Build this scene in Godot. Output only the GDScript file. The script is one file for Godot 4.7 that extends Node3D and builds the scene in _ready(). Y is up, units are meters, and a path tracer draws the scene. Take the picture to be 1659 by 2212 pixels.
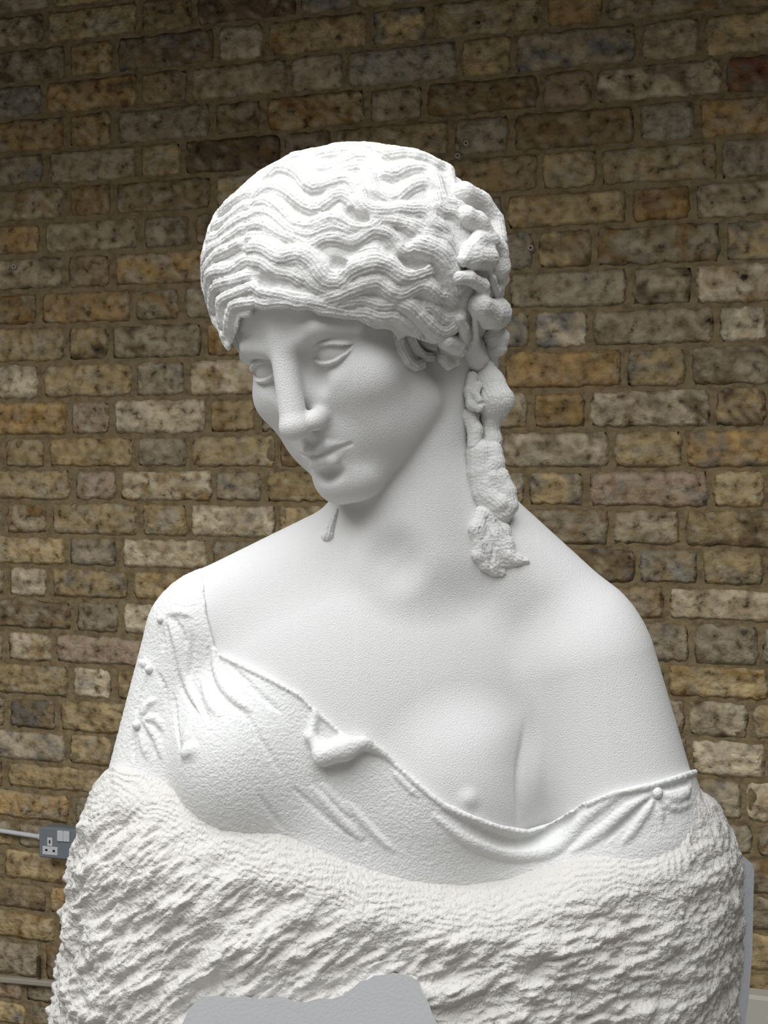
extends Node3D
# A carved white bust in front of an old brick wall.
# The bust is modelled in "u": 1 u is one photo pixel at the bust's own distance (z = 0).
const F := 3039.0
const CX := 829.5
const CY := 1106.0
const U := 1.3 / 3039.0
const EYE := 1.5

static func P(px: float, py: float, z: float) -> Vector3:
	var k := (F - z) / F
	return Vector3((px - CX) * k, (CY - py) * k, z)

static func smin(a: float, b: float, k: float) -> float:
	var h := k - absf(a - b)
	if h <= 0.0:
		return minf(a, b)
	return minf(a, b) - h * h * 0.25 / k

static func smax(a: float, b: float, k: float) -> float:
	var h := k - absf(a - b)
	if h <= 0.0:
		return maxf(a, b)
	return maxf(a, b) + h * h * 0.25 / k

static func ell(p: Vector3, c: Vector3, r: Vector3) -> float:
	var q := (p - c) / r
	var k0 := q.length()
	var k1 := (q / r).length()
	if k1 < 1e-6:
		return -minf(r.x, minf(r.y, r.z))
	return k0 * (k0 - 1.0) / k1

static func cap(p: Vector3, a: Vector3, b: Vector3, ra: float, rb: float) -> float:
	var pa := p - a
	var ba := b - a
	var h := clampf(pa.dot(ba) / maxf(ba.length_squared(), 1e-6), 0.0, 1.0)
	return (pa - ba * h).length() - lerpf(ra, rb, h)

# a table of y over x (photo pixels) from a few points
static func table(pts: Array) -> PackedFloat32Array:
	var t := PackedFloat32Array()
	t.resize(2460)
	var k := 0
	for i in 2460:
		var x := float(i) - 50.0
		while k < pts.size() - 2 and x > pts[k + 1].x:
			k += 1
		var f := clampf((x - pts[k].x) / maxf(pts[k + 1].x - pts[k].x, 0.001), 0.0, 1.0)
		t[i] = lerpf(pts[k].y, pts[k + 1].y, f)
	return t

static func look(t: PackedFloat32Array, x: float) -> float:
	var f := clampf(x + 50.0, 0.0, 2458.0)
	var i := int(f)
	return lerpf(t[i], t[i + 1], f - i)

# ------------------------------------------------------------------ fields
class Field:
	var sa := PackedVector3Array()
	var sb := PackedVector3Array()
	var sr := PackedFloat32Array()
	var sq := PackedFloat32Array()
	var sk := PackedFloat32Array()   # blend radius; negative: carved away
	func seg(a: Vector3, b: Vector3, ra: float, rb: float, k: float) -> void:
		sa.append(a); sb.append(b); sr.append(ra); sq.append(rb); sk.append(k)
	func base(_p: Vector3) -> float:
		return 1e9
	func trim(_p: Vector3, d: float) -> float:
		return d
	func prep(c: Vector3, reach: float) -> PackedInt32Array:
		var l := PackedInt32Array()
		for i in sa.size():
			var pa := c - sa[i]
			var ba := sb[i] - sa[i]
			var h := clampf(pa.dot(ba) / maxf(ba.length_squared(), 1e-6), 0.0, 1.0)
			if (pa - ba * h).length() < reach * 2.2 + maxf(sr[i], sq[i]) + absf(sk[i]) + 6.0:
				l.append(i)
		return l
	func ev(p: Vector3, l: PackedInt32Array) -> float:
		var d := base(p)
		for i in l:
			var pa := p - sa[i]
			var ba := sb[i] - sa[i]
			var h := clampf(pa.dot(ba) / maxf(ba.length_squared(), 1e-6), 0.0, 1.0)
			var e := (pa - ba * h).length() - lerpf(sr[i], sq[i], h)
			var k := sk[i]
			if k >= 0.0:
				var g := k - absf(d - e)
				d = minf(d, e)
				if g > 0.0:
					d -= g * g * 0.25 / k
			else:
				var g := -k - absf(d + e)
				d = maxf(d, -e)
				if g > 0.0:
					d += g * g * 0.25 / -k
		return trim(p, d)
	# where the line of sight through a photo pixel meets the plain form
	func pick(px: float, py: float, from := 420.0, to := -400.0) -> Vector3:
		var z := from
		var near := 1e9
		var at := z
		while z > to:
			var d := base(P(px, py, z))
			if d < 0.4:
				return P(px, py, z)
			if d < near:
				near = d
				at = z
			z -= maxf(d * 0.8, 0.3)
		# the line of sight passes by: the nearest point of the form
		var q := P(px, py, at)
		for i in 4:
			var d := base(q)
			var g := Vector3(base(q + Vector3(1, 0, 0)) - d, base(q + Vector3(0, 1, 0)) - d, base(q + Vector3(0, 0, 1)) - d)
			q -= g * d / maxf(g.length_squared(), 0.05)
		return q
	static func P(px: float, py: float, z: float) -> Vector3:
		var k := (3039.0 - z) / 3039.0
		return Vector3((px - 829.5) * k, (1106.0 - py) * k, z)
	# a ridge (or a groove) along photo points, lying on the plain form
	func stroke(pts: Array, r0: float, r1: float, sink: float, k: float, taper := 0.0) -> void:
		var c := Curve3D.new()
		for q in pts:
			c.add_point(Vector3(q.x, q.y, 0))
		for i in range(1, pts.size() - 1):
			var t: Vector2 = (pts[i + 1] - pts[i - 1]) / 6.0
			c.set_point_in(i, Vector3(-t.x, -t.y, 0))
			c.set_point_out(i, Vector3(t.x, t.y, 0))
		var n := int(maxf(2.0, c.get_baked_length() / 12.0))
		var last := Vector3.ZERO
		var rl := 0.0
		for i in n + 1:
			var f := float(i) / n
			var s := c.sample_baked(c.get_baked_length() * f)
			var hit := pick(s.x, s.y)
			var e := 2.0
			var d := base(hit)
			var nrm := Vector3(base(hit + Vector3(e, 0, 0)) - d, base(hit + Vector3(0, e, 0)) - d, base(hit + Vector3(0, 0, e)) - d).normalized()
			var r := lerpf(r0, r1, f)
			if taper > 0.0:
				r *= smoothstep(0.0, taper, f) * 0.75 + 0.25
				r *= smoothstep(0.0, taper, 1.0 - f) * 0.75 + 0.25
			var at := hit - nrm * sink * r
			if i > 0:
				seg(last, at, rl, r, k)
			last = at
			rl = r

class Body extends Field:
	var hb: Basis      # head axes -> u
	var hi: Basis
	var ho := Vector3(-94.9, 392.7, 0)
	var hs := 26.957
	func _init() -> void:
		var yw := deg_to_rad(-33.17)
		var pt := deg_to_rad(19.37)
		var rl := deg_to_rad(10.94)
		hb = Basis(Vector3(0, 0, 1), rl) * Basis(Vector3(0, 1, 0), yw) * Basis(Vector3(1, 0, 0), pt)
		hi = hb.inverse()
	func to_head(p: Vector3) -> Vector3:
		return hi * (p - ho) / hs
	func from_head(q: Vector3) -> Vector3:
		return hb * (q * hs) + ho
	func base(p: Vector3) -> float:
		var q := to_head(p)
		var far := q.length()
		var d := 1e9
		if p.y > 250.0 and far < 20.0:
			d = neck(p)
		else:
			d = torso(p)
		if far > 20.0:
			return minf(d, (far - 16.5) * hs)
		var h := head(q) * hs
		return smin(d, h, 18.0)
	static func smin(a: float, b: float, k: float) -> float:
		var h := k - absf(a - b)
		if h <= 0.0:
			return minf(a, b)
		return minf(a, b) - h * h * 0.25 / k
	static func smax(a: float, b: float, k: float) -> float:
		var h := k - absf(a - b)
		if h <= 0.0:
			return maxf(a, b)
		return maxf(a, b) + h * h * 0.25 / k
	static func ell(p: Vector3, c: Vector3, r: Vector3) -> float:
		var q := (p - c) / r
		var k0 := q.length()
		var k1 := (q / r).length()
		if k1 < 1e-6:
			return -minf(r.x, minf(r.y, r.z))
		return k0 * (k0 - 1.0) / k1
	static func cap(p: Vector3, a: Vector3, b: Vector3, ra: float, rb: float) -> float:
		var pa := p - a
		var ba := b - a
		var h := clampf(pa.dot(ba) / maxf(ba.length_squared(), 1e-6), 0.0, 1.0)
		return (pa - ba * h).length() - lerpf(ra, rb, h)
	func head(q: Vector3) -> float:
		if q.x < 0.0 and q.y < -1.0:
			q.z += 0.05 * minf(q.x * q.x, 12.0) * smoothstep(-1.0, -6.5, q.y)
		var m := Vector3(absf(q.x), q.y, q.z)
		var d := ell(q, Vector3(0, 3.2, -1.2), Vector3(7.3, 8.6, 9.2))
		d = smin(d, ell(q, Vector3(0, -2.6, 1.6), Vector3(6.55, 9.0, 7.0)), 1.5)
		d = smin(d, ell(q, Vector3(0, 3.5, 2.4), Vector3(6.5, 5.6, 6.2)), 1.0)
		d = smin(d, cap(m, Vector3(4.75, -6.9, 0.9), Vector3(1.2, -9.9, 6.2), 2.35, 2.15), 1.5)
		d = smin(d, ell(q, Vector3(0, -10.0, 6.9), Vector3(2.1, 1.9, 2.2)), 1.3)
		d = smin(d, ell(m, Vector3(3.6, -3.2, 5.3), Vector3(2.7, 2.7, 2.5)), 1.5)
		d = smin(d, ell(m, Vector3(3.0, -6.6, 4.6), Vector3(2.6, 3.0, 2.9)), 1.4)
		if q.z < 2.0:
			return d
		# muzzle, brow
		d = smin(d, ell(q, Vector3(0, -6.9, 6.5), Vector3(2.9, 2.6, 2.4)), 1.3)
		# eye sockets
		d = smax(d, -ell(m, Vector3(2.9, -0.2, 9.2), Vector3(2.3, 1.5, 1.85)), 1.0)
		d = smax(d, -ell(m, Vector3(1.85, -0.9, 8.75), Vector3(0.95, 1.8, 1.55)), 0.8)
		d = smin(d, cap(m, Vector3(1.0, 1.45, 8.1), Vector3(3.2, 2.1, 7.6), 0.55, 0.6), 0.8)
		d = smin(d, cap(m, Vector3(3.2, 2.1, 7.6), Vector3(5.3, 1.1, 5.7), 0.6, 0.6), 0.8)
		# nose
		var n := cap(q, Vector3(0, 1.9, 7.95), Vector3(0, -4.0, 10.45), 0.95, 1.05)
		n = smin(n, ell(q, Vector3(0, -4.2, 10.55), Vector3(1.15, 1.0, 1.05)), 0.5)
		n = smin(n, ell(m, Vector3(1.2, -4.3, 9.35), Vector3(0.78, 0.82, 1.1)), 0.45)
		n = smin(n, cap(q, Vector3(0, -4.8, 10.2), Vector3(0, -5.4, 9.0), 0.42, 0.4), 0.3)
		n = smax(n, -ell(m, Vector3(0.74, -5.35, 9.65), Vector3(0.44, 0.65, 0.8)), 0.22)
		d = smin(d, n, 0.75)
		# lips
		d = smax(d, -cap(m, Vector3(0, -5.5, 9.5), Vector3(0, -6.1, 9.65), 0.35, 0.3), 0.4)
		var up := cap(m, Vector3(2.3, -7.05, 7.95), Vector3(0.95, -6.62, 8.85), 0.14, 0.38)
		up = smin(up, cap(m, Vector3(0.95, -6.62, 8.85), Vector3(0, -6.75, 9.1), 0.38, 0.36), 0.2)
		d = smin(d, up, 0.25)
		var lo := cap(m, Vector3(1.7, -7.5, 8.1), Vector3(0.7, -7.85, 8.8), 0.2, 0.56)
		lo = smin(lo, cap(m, Vector3(0.7, -7.85, 8.8), Vector3(0, -7.85, 8.9), 0.56, 0.54), 0.2)
		d = smin(d, lo, 0.25)
		d = smax(d, -cap(m, Vector3(2.5, -7.12, 8.15), Vector3(0.9, -7.12, 9.25), 0.16, 0.27), 0.16)
		d = smax(d, -cap(m, Vector3(0.9, -7.12, 9.25), Vector3(0, -7.22, 9.5), 0.27, 0.22), 0.16)
		d = smax(d, -ell(m, Vector3(0.0, -8.9, 9.25), Vector3(1.5, 0.65, 1.05)), 0.5)
		# eyes: ball and lids
		var e := m - Vector3(3.0, -0.1, 6.1)
		if e.z > 0.0 and e.length() < 2.8:
			var uu := clampf((e.x - 0.1) / 1.78, -1.0, 1.0)
			var w := 1.0 - uu * uu
			var s := minf(0.70 * w - 0.12 * uu - e.y, e.y + 0.12 * uu + 0.56 * w)
			var r := 1.86 - 0.34 * smoothstep(-0.03, 0.05, s)
			# the lids end in a crease
			r -= 0.6 * smoothstep(0.24, 0.46, -s)
			d = smin(d, e.length() - r, 0.12)
		return d
	func side(p: Vector3) -> float:
		return cap(p, P(958, 740, -15), P(925, 1180, -45), 72, 74)
	func neck(p: Vector3) -> float:
		var d := cap(p, P(872, 960, -95), P(888, 1210, -75), 148, 160)
		d = smin(d, side(p), 40.0)
		return smin(d, cap(p, P(955, 760, -130), P(985, 1080, -130), 80, 95), 50.0)
	func torso(p: Vector3) -> float:
		var d := ell(p, P(800, 1720, -90), Vector3(400, 540, 235))
		d = smin(d, ell(p, P(800, 1480, -60), Vector3(400, 300, 150)), 90.0)
		d = smin(d, cap(p, P(900, 1130, -90), P(470, 1330, -110), 120, 110), 70.0)
		d = smin(d, cap(p, P(940, 1090, -100), P(1240, 1356, -90), 130, 124), 70.0)
		d = smin(d, cap(p, P(425, 1370, -120), P(348, 1730, -90), 106, 122), 60.0)
		d = smin(d, cap(p, P(1262, 1446, -70), P(1358, 1800, -25), 160, 166), 66.0)
		d = smin(d, ell(p, P(520, 1660, 45), Vector3(130, 165, 120)), 80.0)
		d = smin(d, ell(p, P(985, 1710, 55), Vector3(150, 170, 112)), 75.0)
		d = smin(d, neck(p), 60.0)
		return d

class Hair extends Field:
	var line: PackedFloat32Array
	var body: Body
	func base(p: Vector3) -> float:
		var d := Body.ell(p, Field.P(768, 588, -20), Vector3(322, 272, 290))
		d = Body.smin(d, Body.ell(p, Field.P(1000, 590, -120), Vector3(90, 165, 150)), 40.0)
		var q := body.to_head(p)
		var h := Body.ell(q, Vector3(0, 3.3, -1.0), Vector3(8.0, 9.2, 9.8))
		h = Body.smin(h, Body.ell(q, Vector3(0, 3.5, 2.4), Vector3(7.1, 6.3, 6.95)), 1.2)
		return Body.smin(d, h * body.hs, 25.0)
	func trim(p: Vector3, d: float) -> float:
		if p.z < 0.0:
			return d
		var k := 3039.0 / (3039.0 - p.z)
		var x := p.x * k + 829.5
		var y := 1106.0 - p.y * k
		var f := clampf(x + 50.0, 0.0, 2458.0)
		var i := int(f)
		var e := (y - lerpf(line[i], line[i + 1], f - i)) * 0.6
		return maxf(d, e)
	# fine combed lines along the nearest lock
	func comb(p: Vector3, l: PackedInt32Array) -> float:
		var best := 1e9
		var at := -1
		for i in l:
			if sk[i] < 0.0:
				continue
			var pa := p - sa[i]
			var ba := sb[i] - sa[i]
			var h := clampf(pa.dot(ba) / maxf(ba.length_squared(), 1e-6), 0.0, 1.0)
			var e := (pa - ba * h).length() - lerpf(sr[i], sq[i], h)
			if e < best:
				best = e
				at = i
		if at < 0 or best > 9.0:
			return 0.0
		var t := (sb[at] - sa[at]).normalized()
		var out := (p - Vector3(-60, 500, -60)).normalized()
		var c := (p - sa[at]).dot(t.cross(out).normalized())
		return sin(c * TAU / 7.0) * 1.1 * (1.0 - maxf(best, 0.0) / 9.0)

# separate masses of hair: only strokes and blobs
class Curl extends Field:
	var combed := 0.5
	func comb(p: Vector3, l: PackedInt32Array) -> float:
		var best := 1e9
		var at := -1
		for i in l:
			if sk[i] < 0.0 or sr[i] + sq[i] < 8.0:
				continue
			var pa := p - sa[i]
			var ba := sb[i] - sa[i]
			var h := clampf(pa.dot(ba) / maxf(ba.length_squared(), 1e-6), 0.0, 1.0)
			var e := (pa - ba * h).length() - lerpf(sr[i], sq[i], h)
			if e < best:
				best = e
				at = i
		if at < 0 or best > 6.0:
			return 0.0
		var t := sb[at] - sa[at]
		if t.length_squared() < 1.0:
			return 0.0
		var c := (p - sa[at]).dot(t.normalized().cross(Vector3(0.3, 0.3, 1)).normalized())
		return sin(c * TAU / 7.5) * combed
	# blobs and ropes that lie on another form, pushed out of it
	func on(g: Field, pts: Array, out0: float, out1: float, r0: float, r1: float, k := 6.0) -> void:
		var last := Vector3.ZERO
		for i in pts.size():
			var f := float(i) / maxf(pts.size() - 1, 1)
			var h := g.pick(pts[i].x, pts[i].y)
			h.z += lerpf(out0, out1, f)
			var r := lerpf(r0, r1, f)
			if i > 0:
				seg(last, h, lerpf(r0, r1, float(i - 1) / (pts.size() - 1)), r, k)
			last = h
	func ball(px: float, py: float, z: float, r: float, k := 10.0) -> void:
		seg(Field.P(px, py, z), Field.P(px, py, z), r, r, k)
	func rope(pts: Array, z0: float, z1: float, r0: float, r1: float, k := 8.0) -> void:
		for i in pts.size() - 1:
			var f := float(i) / (pts.size() - 1)
			var g := float(i + 1) / (pts.size() - 1)
			seg(Field.P(pts[i].x, pts[i].y, lerpf(z0, z1, f)), Field.P(pts[i + 1].x, pts[i + 1].y, lerpf(z0, z1, g)), lerpf(r0, r1, f), lerpf(r0, r1, g), k)

class Dress extends Field:
	var body: Body
	var line: PackedFloat32Array
	var slope: PackedFloat32Array
	func base(p: Vector3) -> float:
		var d := body.torso(p)
		d = Body.smin(d, Body.cap(p, P(560, 1895, 0), P(1330, 1885, 5), 118, 118), 70.0)
		return d - lerpf(0.3, 8.0, smoothstep(-110.0, -270.0, p.y))
	func trim(p: Vector3, d: float) -> float:
		var k := 3039.0 / (3039.0 - p.z)
		var x := p.x * k + 829.5
		var y := 1106.0 - p.y * k
		var f := clampf(x + 50.0, 0.0, 2458.0)
		var i := int(f)
		var e := (lerpf(line[i], line[i + 1], f - i) - y) * slope[i]
		return maxf(maxf(d, e), -260.0 - p.z)

class Rough extends Field:
	var left: PackedFloat32Array
	var right: PackedFloat32Array
	var edge: PackedFloat32Array
	var inner: PackedFloat32Array
	var front: PackedFloat32Array
	func base(p: Vector3) -> float:
		var k := 3039.0 / (3039.0 - p.z)
		var x := p.x * k + 829.5
		var y := 1106.0 - p.y * k
		var f := clampf(y + 50.0, 0.0, 2458.0)
		var i := int(f)
		f -= i
		var xl := lerpf(left[i], left[i + 1], f)
		var xr := lerpf(right[i], right[i + 1], f)
		var hd := lerpf(front[i], front[i + 1], f) + 70.0
		var hw := (xr - xl) * 0.5
		var u := absf(x - xl - hw) / hw
		if p.z < -70.0:
			hd *= 1.2
		var w := absf(p.z + 70.0) / hd
		var g := pow(pow(u, 3.2) + pow(w, 3.2), 1.0 / 3.2)
		var d := (g - 1.0) * hd * 0.85
		d = Body.smax(d, -p.y - 1420.0, 10.0)
		f = clampf(x + 50.0, 0.0, 2458.0)
		i = int(f)
		f -= i
		var zi := lerpf(inner[i], inner[i + 1], f)
		var e := (lerpf(edge[i], edge[i + 1], f) + 0.8 * maxf(p.z - zi, -8.0) - y) * 0.62
		return Body.smax(d, e, 40.0)

# ------------------------------------------------------------------ mesher: surface nets on a stretched grid
class Sculpt:
	var f: Field
	var ax: PackedFloat32Array
	var ay: PackedFloat32Array
	var az: PackedFloat32Array
	var nx: int
	var ny: int
	var nz: int
	var bx: int
	var by: int
	var bz: int
	var grid := PackedFloat32Array()
	var slabs := []
	var lists := []       # per block: the strokes near it
	var vs := []
	var verts := PackedVector3Array()
	var quads := PackedInt32Array()
	var disp: Callable
	var chunk := PackedVector3Array()
	var outs := []

	func _init(field: Field, x: PackedFloat32Array, y: PackedFloat32Array, z: PackedFloat32Array) -> void:
		f = field
		ax = x; ay = y; az = z
		nx = ax.size(); ny = ay.size(); nz = az.size()
		bx = (nx + 7) / 8; by = (ny + 7) / 8; bz = (nz + 7) / 8
		slabs.resize(bz); lists.resize(bz); vs.resize(bz)

	func run(levels: int, displace = null) -> void:
		var t := WorkerThreadPool.add_group_task(_slab, bz, -1, true)
		WorkerThreadPool.wait_for_group_task_completion(t)
		for s in slabs:
			grid.append_array(s)
		slabs.clear()
		t = WorkerThreadPool.add_group_task(_cells, bz, -1, true)
		WorkerThreadPool.wait_for_group_task_completion(t)
		var ids := PackedInt32Array()
		ids.resize(nx * ny * nz)
		ids.fill(-1)
		var cells := PackedInt32Array()
		for s in vs:
			var c: PackedInt32Array = s[1]
			for i in c.size():
				ids[c[i]] = verts.size() + i
			verts.append_array(s[0])
			cells.append_array(c)
		vs.clear()
		var nxy := nx * ny
		for c in cells:
			var a := grid[c] < 0.0
			var i := c % nx
			var j := (c / nx) % ny
			var k := c / nxy
			if i + 1 < nx and j > 0 and k > 0 and (grid[c + 1] < 0.0) != a:
				_quad(ids[c], ids[c - nx], ids[c - nx - nxy], ids[c - nxy], a)
			if j + 1 < ny and i > 0 and k > 0 and (grid[c + nx] < 0.0) != a:
				_quad(ids[c], ids[c - nxy], ids[c - nxy - 1], ids[c - 1], a)
			if k + 1 < nz and i > 0 and j > 0 and (grid[c + nxy] < 0.0) != a:
				_quad(ids[c], ids[c - 1], ids[c - 1 - nx], ids[c - nx], a)
		grid.clear()
		ids.clear()
		for n in levels:
			_split()
		if displace != null:
			disp = displace
			var nrm := normals()
			chunk = verts
			_norm = nrm
			outs.resize(16)
			t = WorkerThreadPool.add_group_task(_move, 16, -1, true)
			WorkerThreadPool.wait_for_group_task_completion(t)
			verts = PackedVector3Array()
			for o in outs:
				verts.append_array(o)

	var _norm := PackedVector3Array()
	func _move(n: int) -> void:
		var o := PackedVector3Array()
		var a := chunk.size() * n / 16
		var b := chunk.size() * (n + 1) / 16
		for i in range(a, b):
			o.append(chunk[i] + _norm[i] * float(disp.call(chunk[i], _norm[i])))
		outs[n] = o

	func _quad(a: int, b: int, c: int, d: int, flip: bool) -> void:
		if a < 0 or b < 0 or c < 0 or d < 0:
			return
		if flip:
			quads.append(a); quads.append(d); quads.append(c); quads.append(b)
		else:
			quads.append(a); quads.append(b); quads.append(c); quads.append(d)

	func _slab(n: int) -> void:
		var k0 := n * 8
		var k1 := mini(k0 + 8, nz)
		var g := PackedFloat32Array()
		g.resize(nx * ny * (k1 - k0))
		g.fill(1000.0)
		var ls := []
		ls.resize(bx * by)
		for b in by:
			var j0 := b * 8
			var j1 := mini(j0 + 8, ny)
			for a in bx:
				var i0 := a * 8
				var i1 := mini(i0 + 8, nx)
				var lo := Vector3(ax[i0], ay[j0], az[k0])
				var hi := Vector3(ax[i1 - 1], ay[j1 - 1], az[k1 - 1])
				var c := (lo + hi) * 0.5
				var r := (hi - lo).length() * 0.5
				var l := f.prep(c, r + 12.0)
				var d := f.ev(c, l)
				var cell := maxf(maxf(ax[mini(i1, nx - 1)] - ax[i1 - 1], ay[mini(j1, ny - 1)] - ay[j1 - 1]), az[mini(k1, nz - 1)] - az[k1 - 1])
				if absf(d) > (r + cell * 2.0) * 1.25:
					if d < 0.0:
						for k in range(k0, k1):
							for j in range(j0, j1):
								var o := ((k - k0) * ny + j) * nx
								for i in range(i0, i1):
									g[o + i] = -1000.0
					continue
				ls[b * bx + a] = l
				for k in range(k0, k1):
					for j in range(j0, j1):
						var o := ((k - k0) * ny + j) * nx
						for i in range(i0, i1):
							g[o + i] = f.ev(Vector3(ax[i], ay[j], az[k]), l)
		slabs[n] = g
		lists[n] = ls

	func _cells(n: int) -> void:
		var k0 := n * 8
		var k1 := mini(k0 + 8, nz - 1)
		var nxy := nx * ny
		var pos := PackedVector3Array()
		var ids := PackedInt32Array()
		var ls: Array = lists[n]
		var co := PackedInt32Array([0, 1, nx, nx + 1, nxy, nxy + 1, nxy + nx, nxy + nx + 1])
		var ea := PackedInt32Array([0, 2, 4, 6, 0, 1, 4, 5, 0, 1, 2, 3])
		var eb := PackedInt32Array([1, 3, 5, 7, 2, 3, 6, 7, 4, 5, 6, 7])
		var val := PackedFloat32Array()
		val.resize(8)
		for b in by:
			for a in bx:
				if ls[b * bx + a] == null:
					continue
				var l: PackedInt32Array = ls[b * bx + a]
				for k in range(k0, k1):
					for j in range(b * 8, mini(b * 8 + 8, ny - 1)):
						for i in range(a * 8, mini(a * 8 + 8, nx - 1)):
							var c := k * nxy + j * nx + i
							var m := 0
							for q in 8:
								var v := grid[c + co[q]]
								val[q] = v
								if v < 0.0:
									m += 1
							if m == 0 or m == 8:
								continue
							var s := Vector3.ZERO
							var w := 0
							for q in 12:
								var u := val[ea[q]]
								var v := val[eb[q]]
								if (u < 0.0) != (v < 0.0):
									var t := u / (u - v)
									var e := ea[q]
									var p := Vector3(e & 1, (e >> 1) & 1, e >> 2)
									p[q / 4] += t
									s += p
									w += 1
							s /= w
							var x := Vector3(lerpf(ax[i], ax[i + 1], s.x), lerpf(ay[j], ay[j + 1], s.y), lerpf(az[k], az[k + 1], s.z))
							pos.append(_snap(x, l, minf(ax[i + 1] - ax[i], ay[j + 1] - ay[j])))
							ids.append(c)
		vs[n] = [pos, ids]

	func _snap(x: Vector3, l: PackedInt32Array, cell: float) -> Vector3:
		var d := f.ev(x, l)
		var h := cell * 0.3
		var g := Vector3(f.ev(x + Vector3(h, 0, 0), l) - d, f.ev(x + Vector3(0, h, 0), l) - d, f.ev(x + Vector3(0, 0, h), l) - d) / h
		var g2 := g.length_squared()
		if g2 < 0.05:
			return x
		return x - (g * (d / g2)).limit_length(cell * 0.7)

	func list_at(p: Vector3):
		var i := clampi(ax.bsearch(p.x) - 1, 0, nx - 1) / 8
		var j := clampi(ay.bsearch(p.y) - 1, 0, ny - 1) / 8
		var k := clampi(az.bsearch(p.z) - 1, 0, nz - 1) / 8
		return lists[k][j * bx + i]

	func _split() -> void:
		var nq := quads.size() / 4
		var base := verts.size()
		var edge := {}
		var mids := PackedVector3Array()
		var q2 := PackedInt32Array()
		q2.resize(nq * 16)
		for q in nq:
			var e := [0, 0, 0, 0]
			var mid := Vector3.ZERO
			for s in 4:
				var a := quads[q * 4 + s]
				var b := quads[q * 4 + (s + 1) % 4]
				mid += verts[a]
				var key := (a << 24) | b if a < b else (b << 24) | a
				var at = edge.get(key, -1)
				if at < 0:
					at = base + mids.size()
					edge[key] = at
					mids.append((verts[a] + verts[b]) * 0.5)
				e[s] = at
			var ctr := base + mids.size()
			mids.append(mid * 0.25)
			var o := q * 16
			for s in 4:
				q2[o] = quads[q * 4 + s]
				q2[o + 1] = e[s]
				q2[o + 2] = ctr
				q2[o + 3] = e[(s + 3) % 4]
				o += 4
		quads = q2
		chunk = mids
		outs.resize(16)
		var t := WorkerThreadPool.add_group_task(_fit, 16, -1, true)
		WorkerThreadPool.wait_for_group_task_completion(t)
		for o in outs:
			verts.append_array(o)

	func _fit(n: int) -> void:
		var o := PackedVector3Array()
		for i in range(chunk.size() * n / 16, chunk.size() * (n + 1) / 16):
			var x := chunk[i]
			var l = list_at(x)
			if l != null:
				x = _snap(x, l, 3.0)
			o.append(x)
		outs[n] = o

	func normals() -> PackedVector3Array:
		var nrm := PackedVector3Array()
		nrm.resize(verts.size())
		for q in range(0, quads.size(), 4):
			var a := quads[q]
			var b := quads[q + 1]
			var c := quads[q + 2]
			var d := quads[q + 3]
			var n := (verts[d] - verts[b]).cross(verts[c] - verts[a])
			nrm[a] += n
			nrm[b] += n
			nrm[c] += n
			nrm[d] += n
		for i in nrm.size():
			nrm[i] = nrm[i].normalized()
		return nrm

	func mesh(origin: Vector3) -> ArrayMesh:
		var nrm := normals()
		var idx := PackedInt32Array()
		idx.resize(quads.size() / 4 * 6)
		var o := 0
		for q in range(0, quads.size(), 4):
			idx[o] = quads[q]; idx[o + 1] = quads[q + 1]; idx[o + 2] = quads[q + 2]
			idx[o + 3] = quads[q]; idx[o + 4] = quads[q + 2]; idx[o + 5] = quads[q + 3]
			o += 6
		var v := PackedVector3Array()
		v.resize(verts.size())
		for i in v.size():
			v[i] = verts[i] * (1.3 / 3039.0) - origin
		var arr := []
		arr.resize(Mesh.ARRAY_MAX)
		arr[Mesh.ARRAY_VERTEX] = v
		arr[Mesh.ARRAY_NORMAL] = nrm
		arr[Mesh.ARRAY_INDEX] = idx
		var am := ArrayMesh.new()
		am.add_surface_from_arrays(Mesh.PRIMITIVE_TRIANGLES, arr)
		return am

# grid lines: a list of [end, step] going on from a start
static func axis(from: float, runs: Array) -> PackedFloat32Array:
	var a := PackedFloat32Array([from])
	var x := from
	for r in runs:
		while x < r[0]:
			x += r[1]
			a.append(x)
	return a

var t0 := 0
func tick(what: String) -> void:
	print(what, " ", Time.get_ticks_msec() - t0)
	t0 = Time.get_ticks_msec()

func V(a: Array) -> Array:
	var r := []
	for i in range(0, a.size(), 2):
		r.append(Vector2(a[i], a[i + 1]))
	return r

func _ready() -> void:
	t0 = Time.get_ticks_msec()
	var cam := Camera3D.new()
	cam.name = "camera"
	cam.fov = rad_to_deg(2.0 * atan(1106.0 / F))
	cam.position = Vector3(0, EYE, 1.3)
	cam.near = 0.05
	cam.far = 60.0
	add_child(cam)
	var env := Environment.new()
	env.background_mode = Environment.BG_COLOR
	env.background_color = Color(0.6, 0.65, 0.7)
	env.tonemap_mode = Environment.TONE_MAPPER_LINEAR
	env.tonemap_exposure = 1.0
	env.sdfgi_enabled = true
	env.ssao_enabled = true
	env.ssil_enabled = true
	var we := WorldEnvironment.new()
	we.environment = env
	add_child(we)
	var sky_light := AreaLight3D.new()
	sky_light.name = "roof_light"
	sky_light.area_size = Vector2(HX1 - HX0 - 0.05, HZ1 - HZ0 - 0.05)
	sky_light.light_color = Color(0.98, 0.99, 1.0)
	sky_light.light_energy = 17.0
	sky_light.light_size = 1.0
	sky_light.area_range = 20.0
	sky_light.shadow_enabled = true
	sky_light.position = room_to_world(Vector3((HX0 + HX1) * 0.5, CEIL + 0.98, (HZ0 + HZ1) * 0.5))
	sky_light.rotation = Vector3(-PI / 2, WALL_TURN, 0)
	add_child(sky_light)
	t0 = Time.get_ticks_msec()
	_build()

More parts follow.
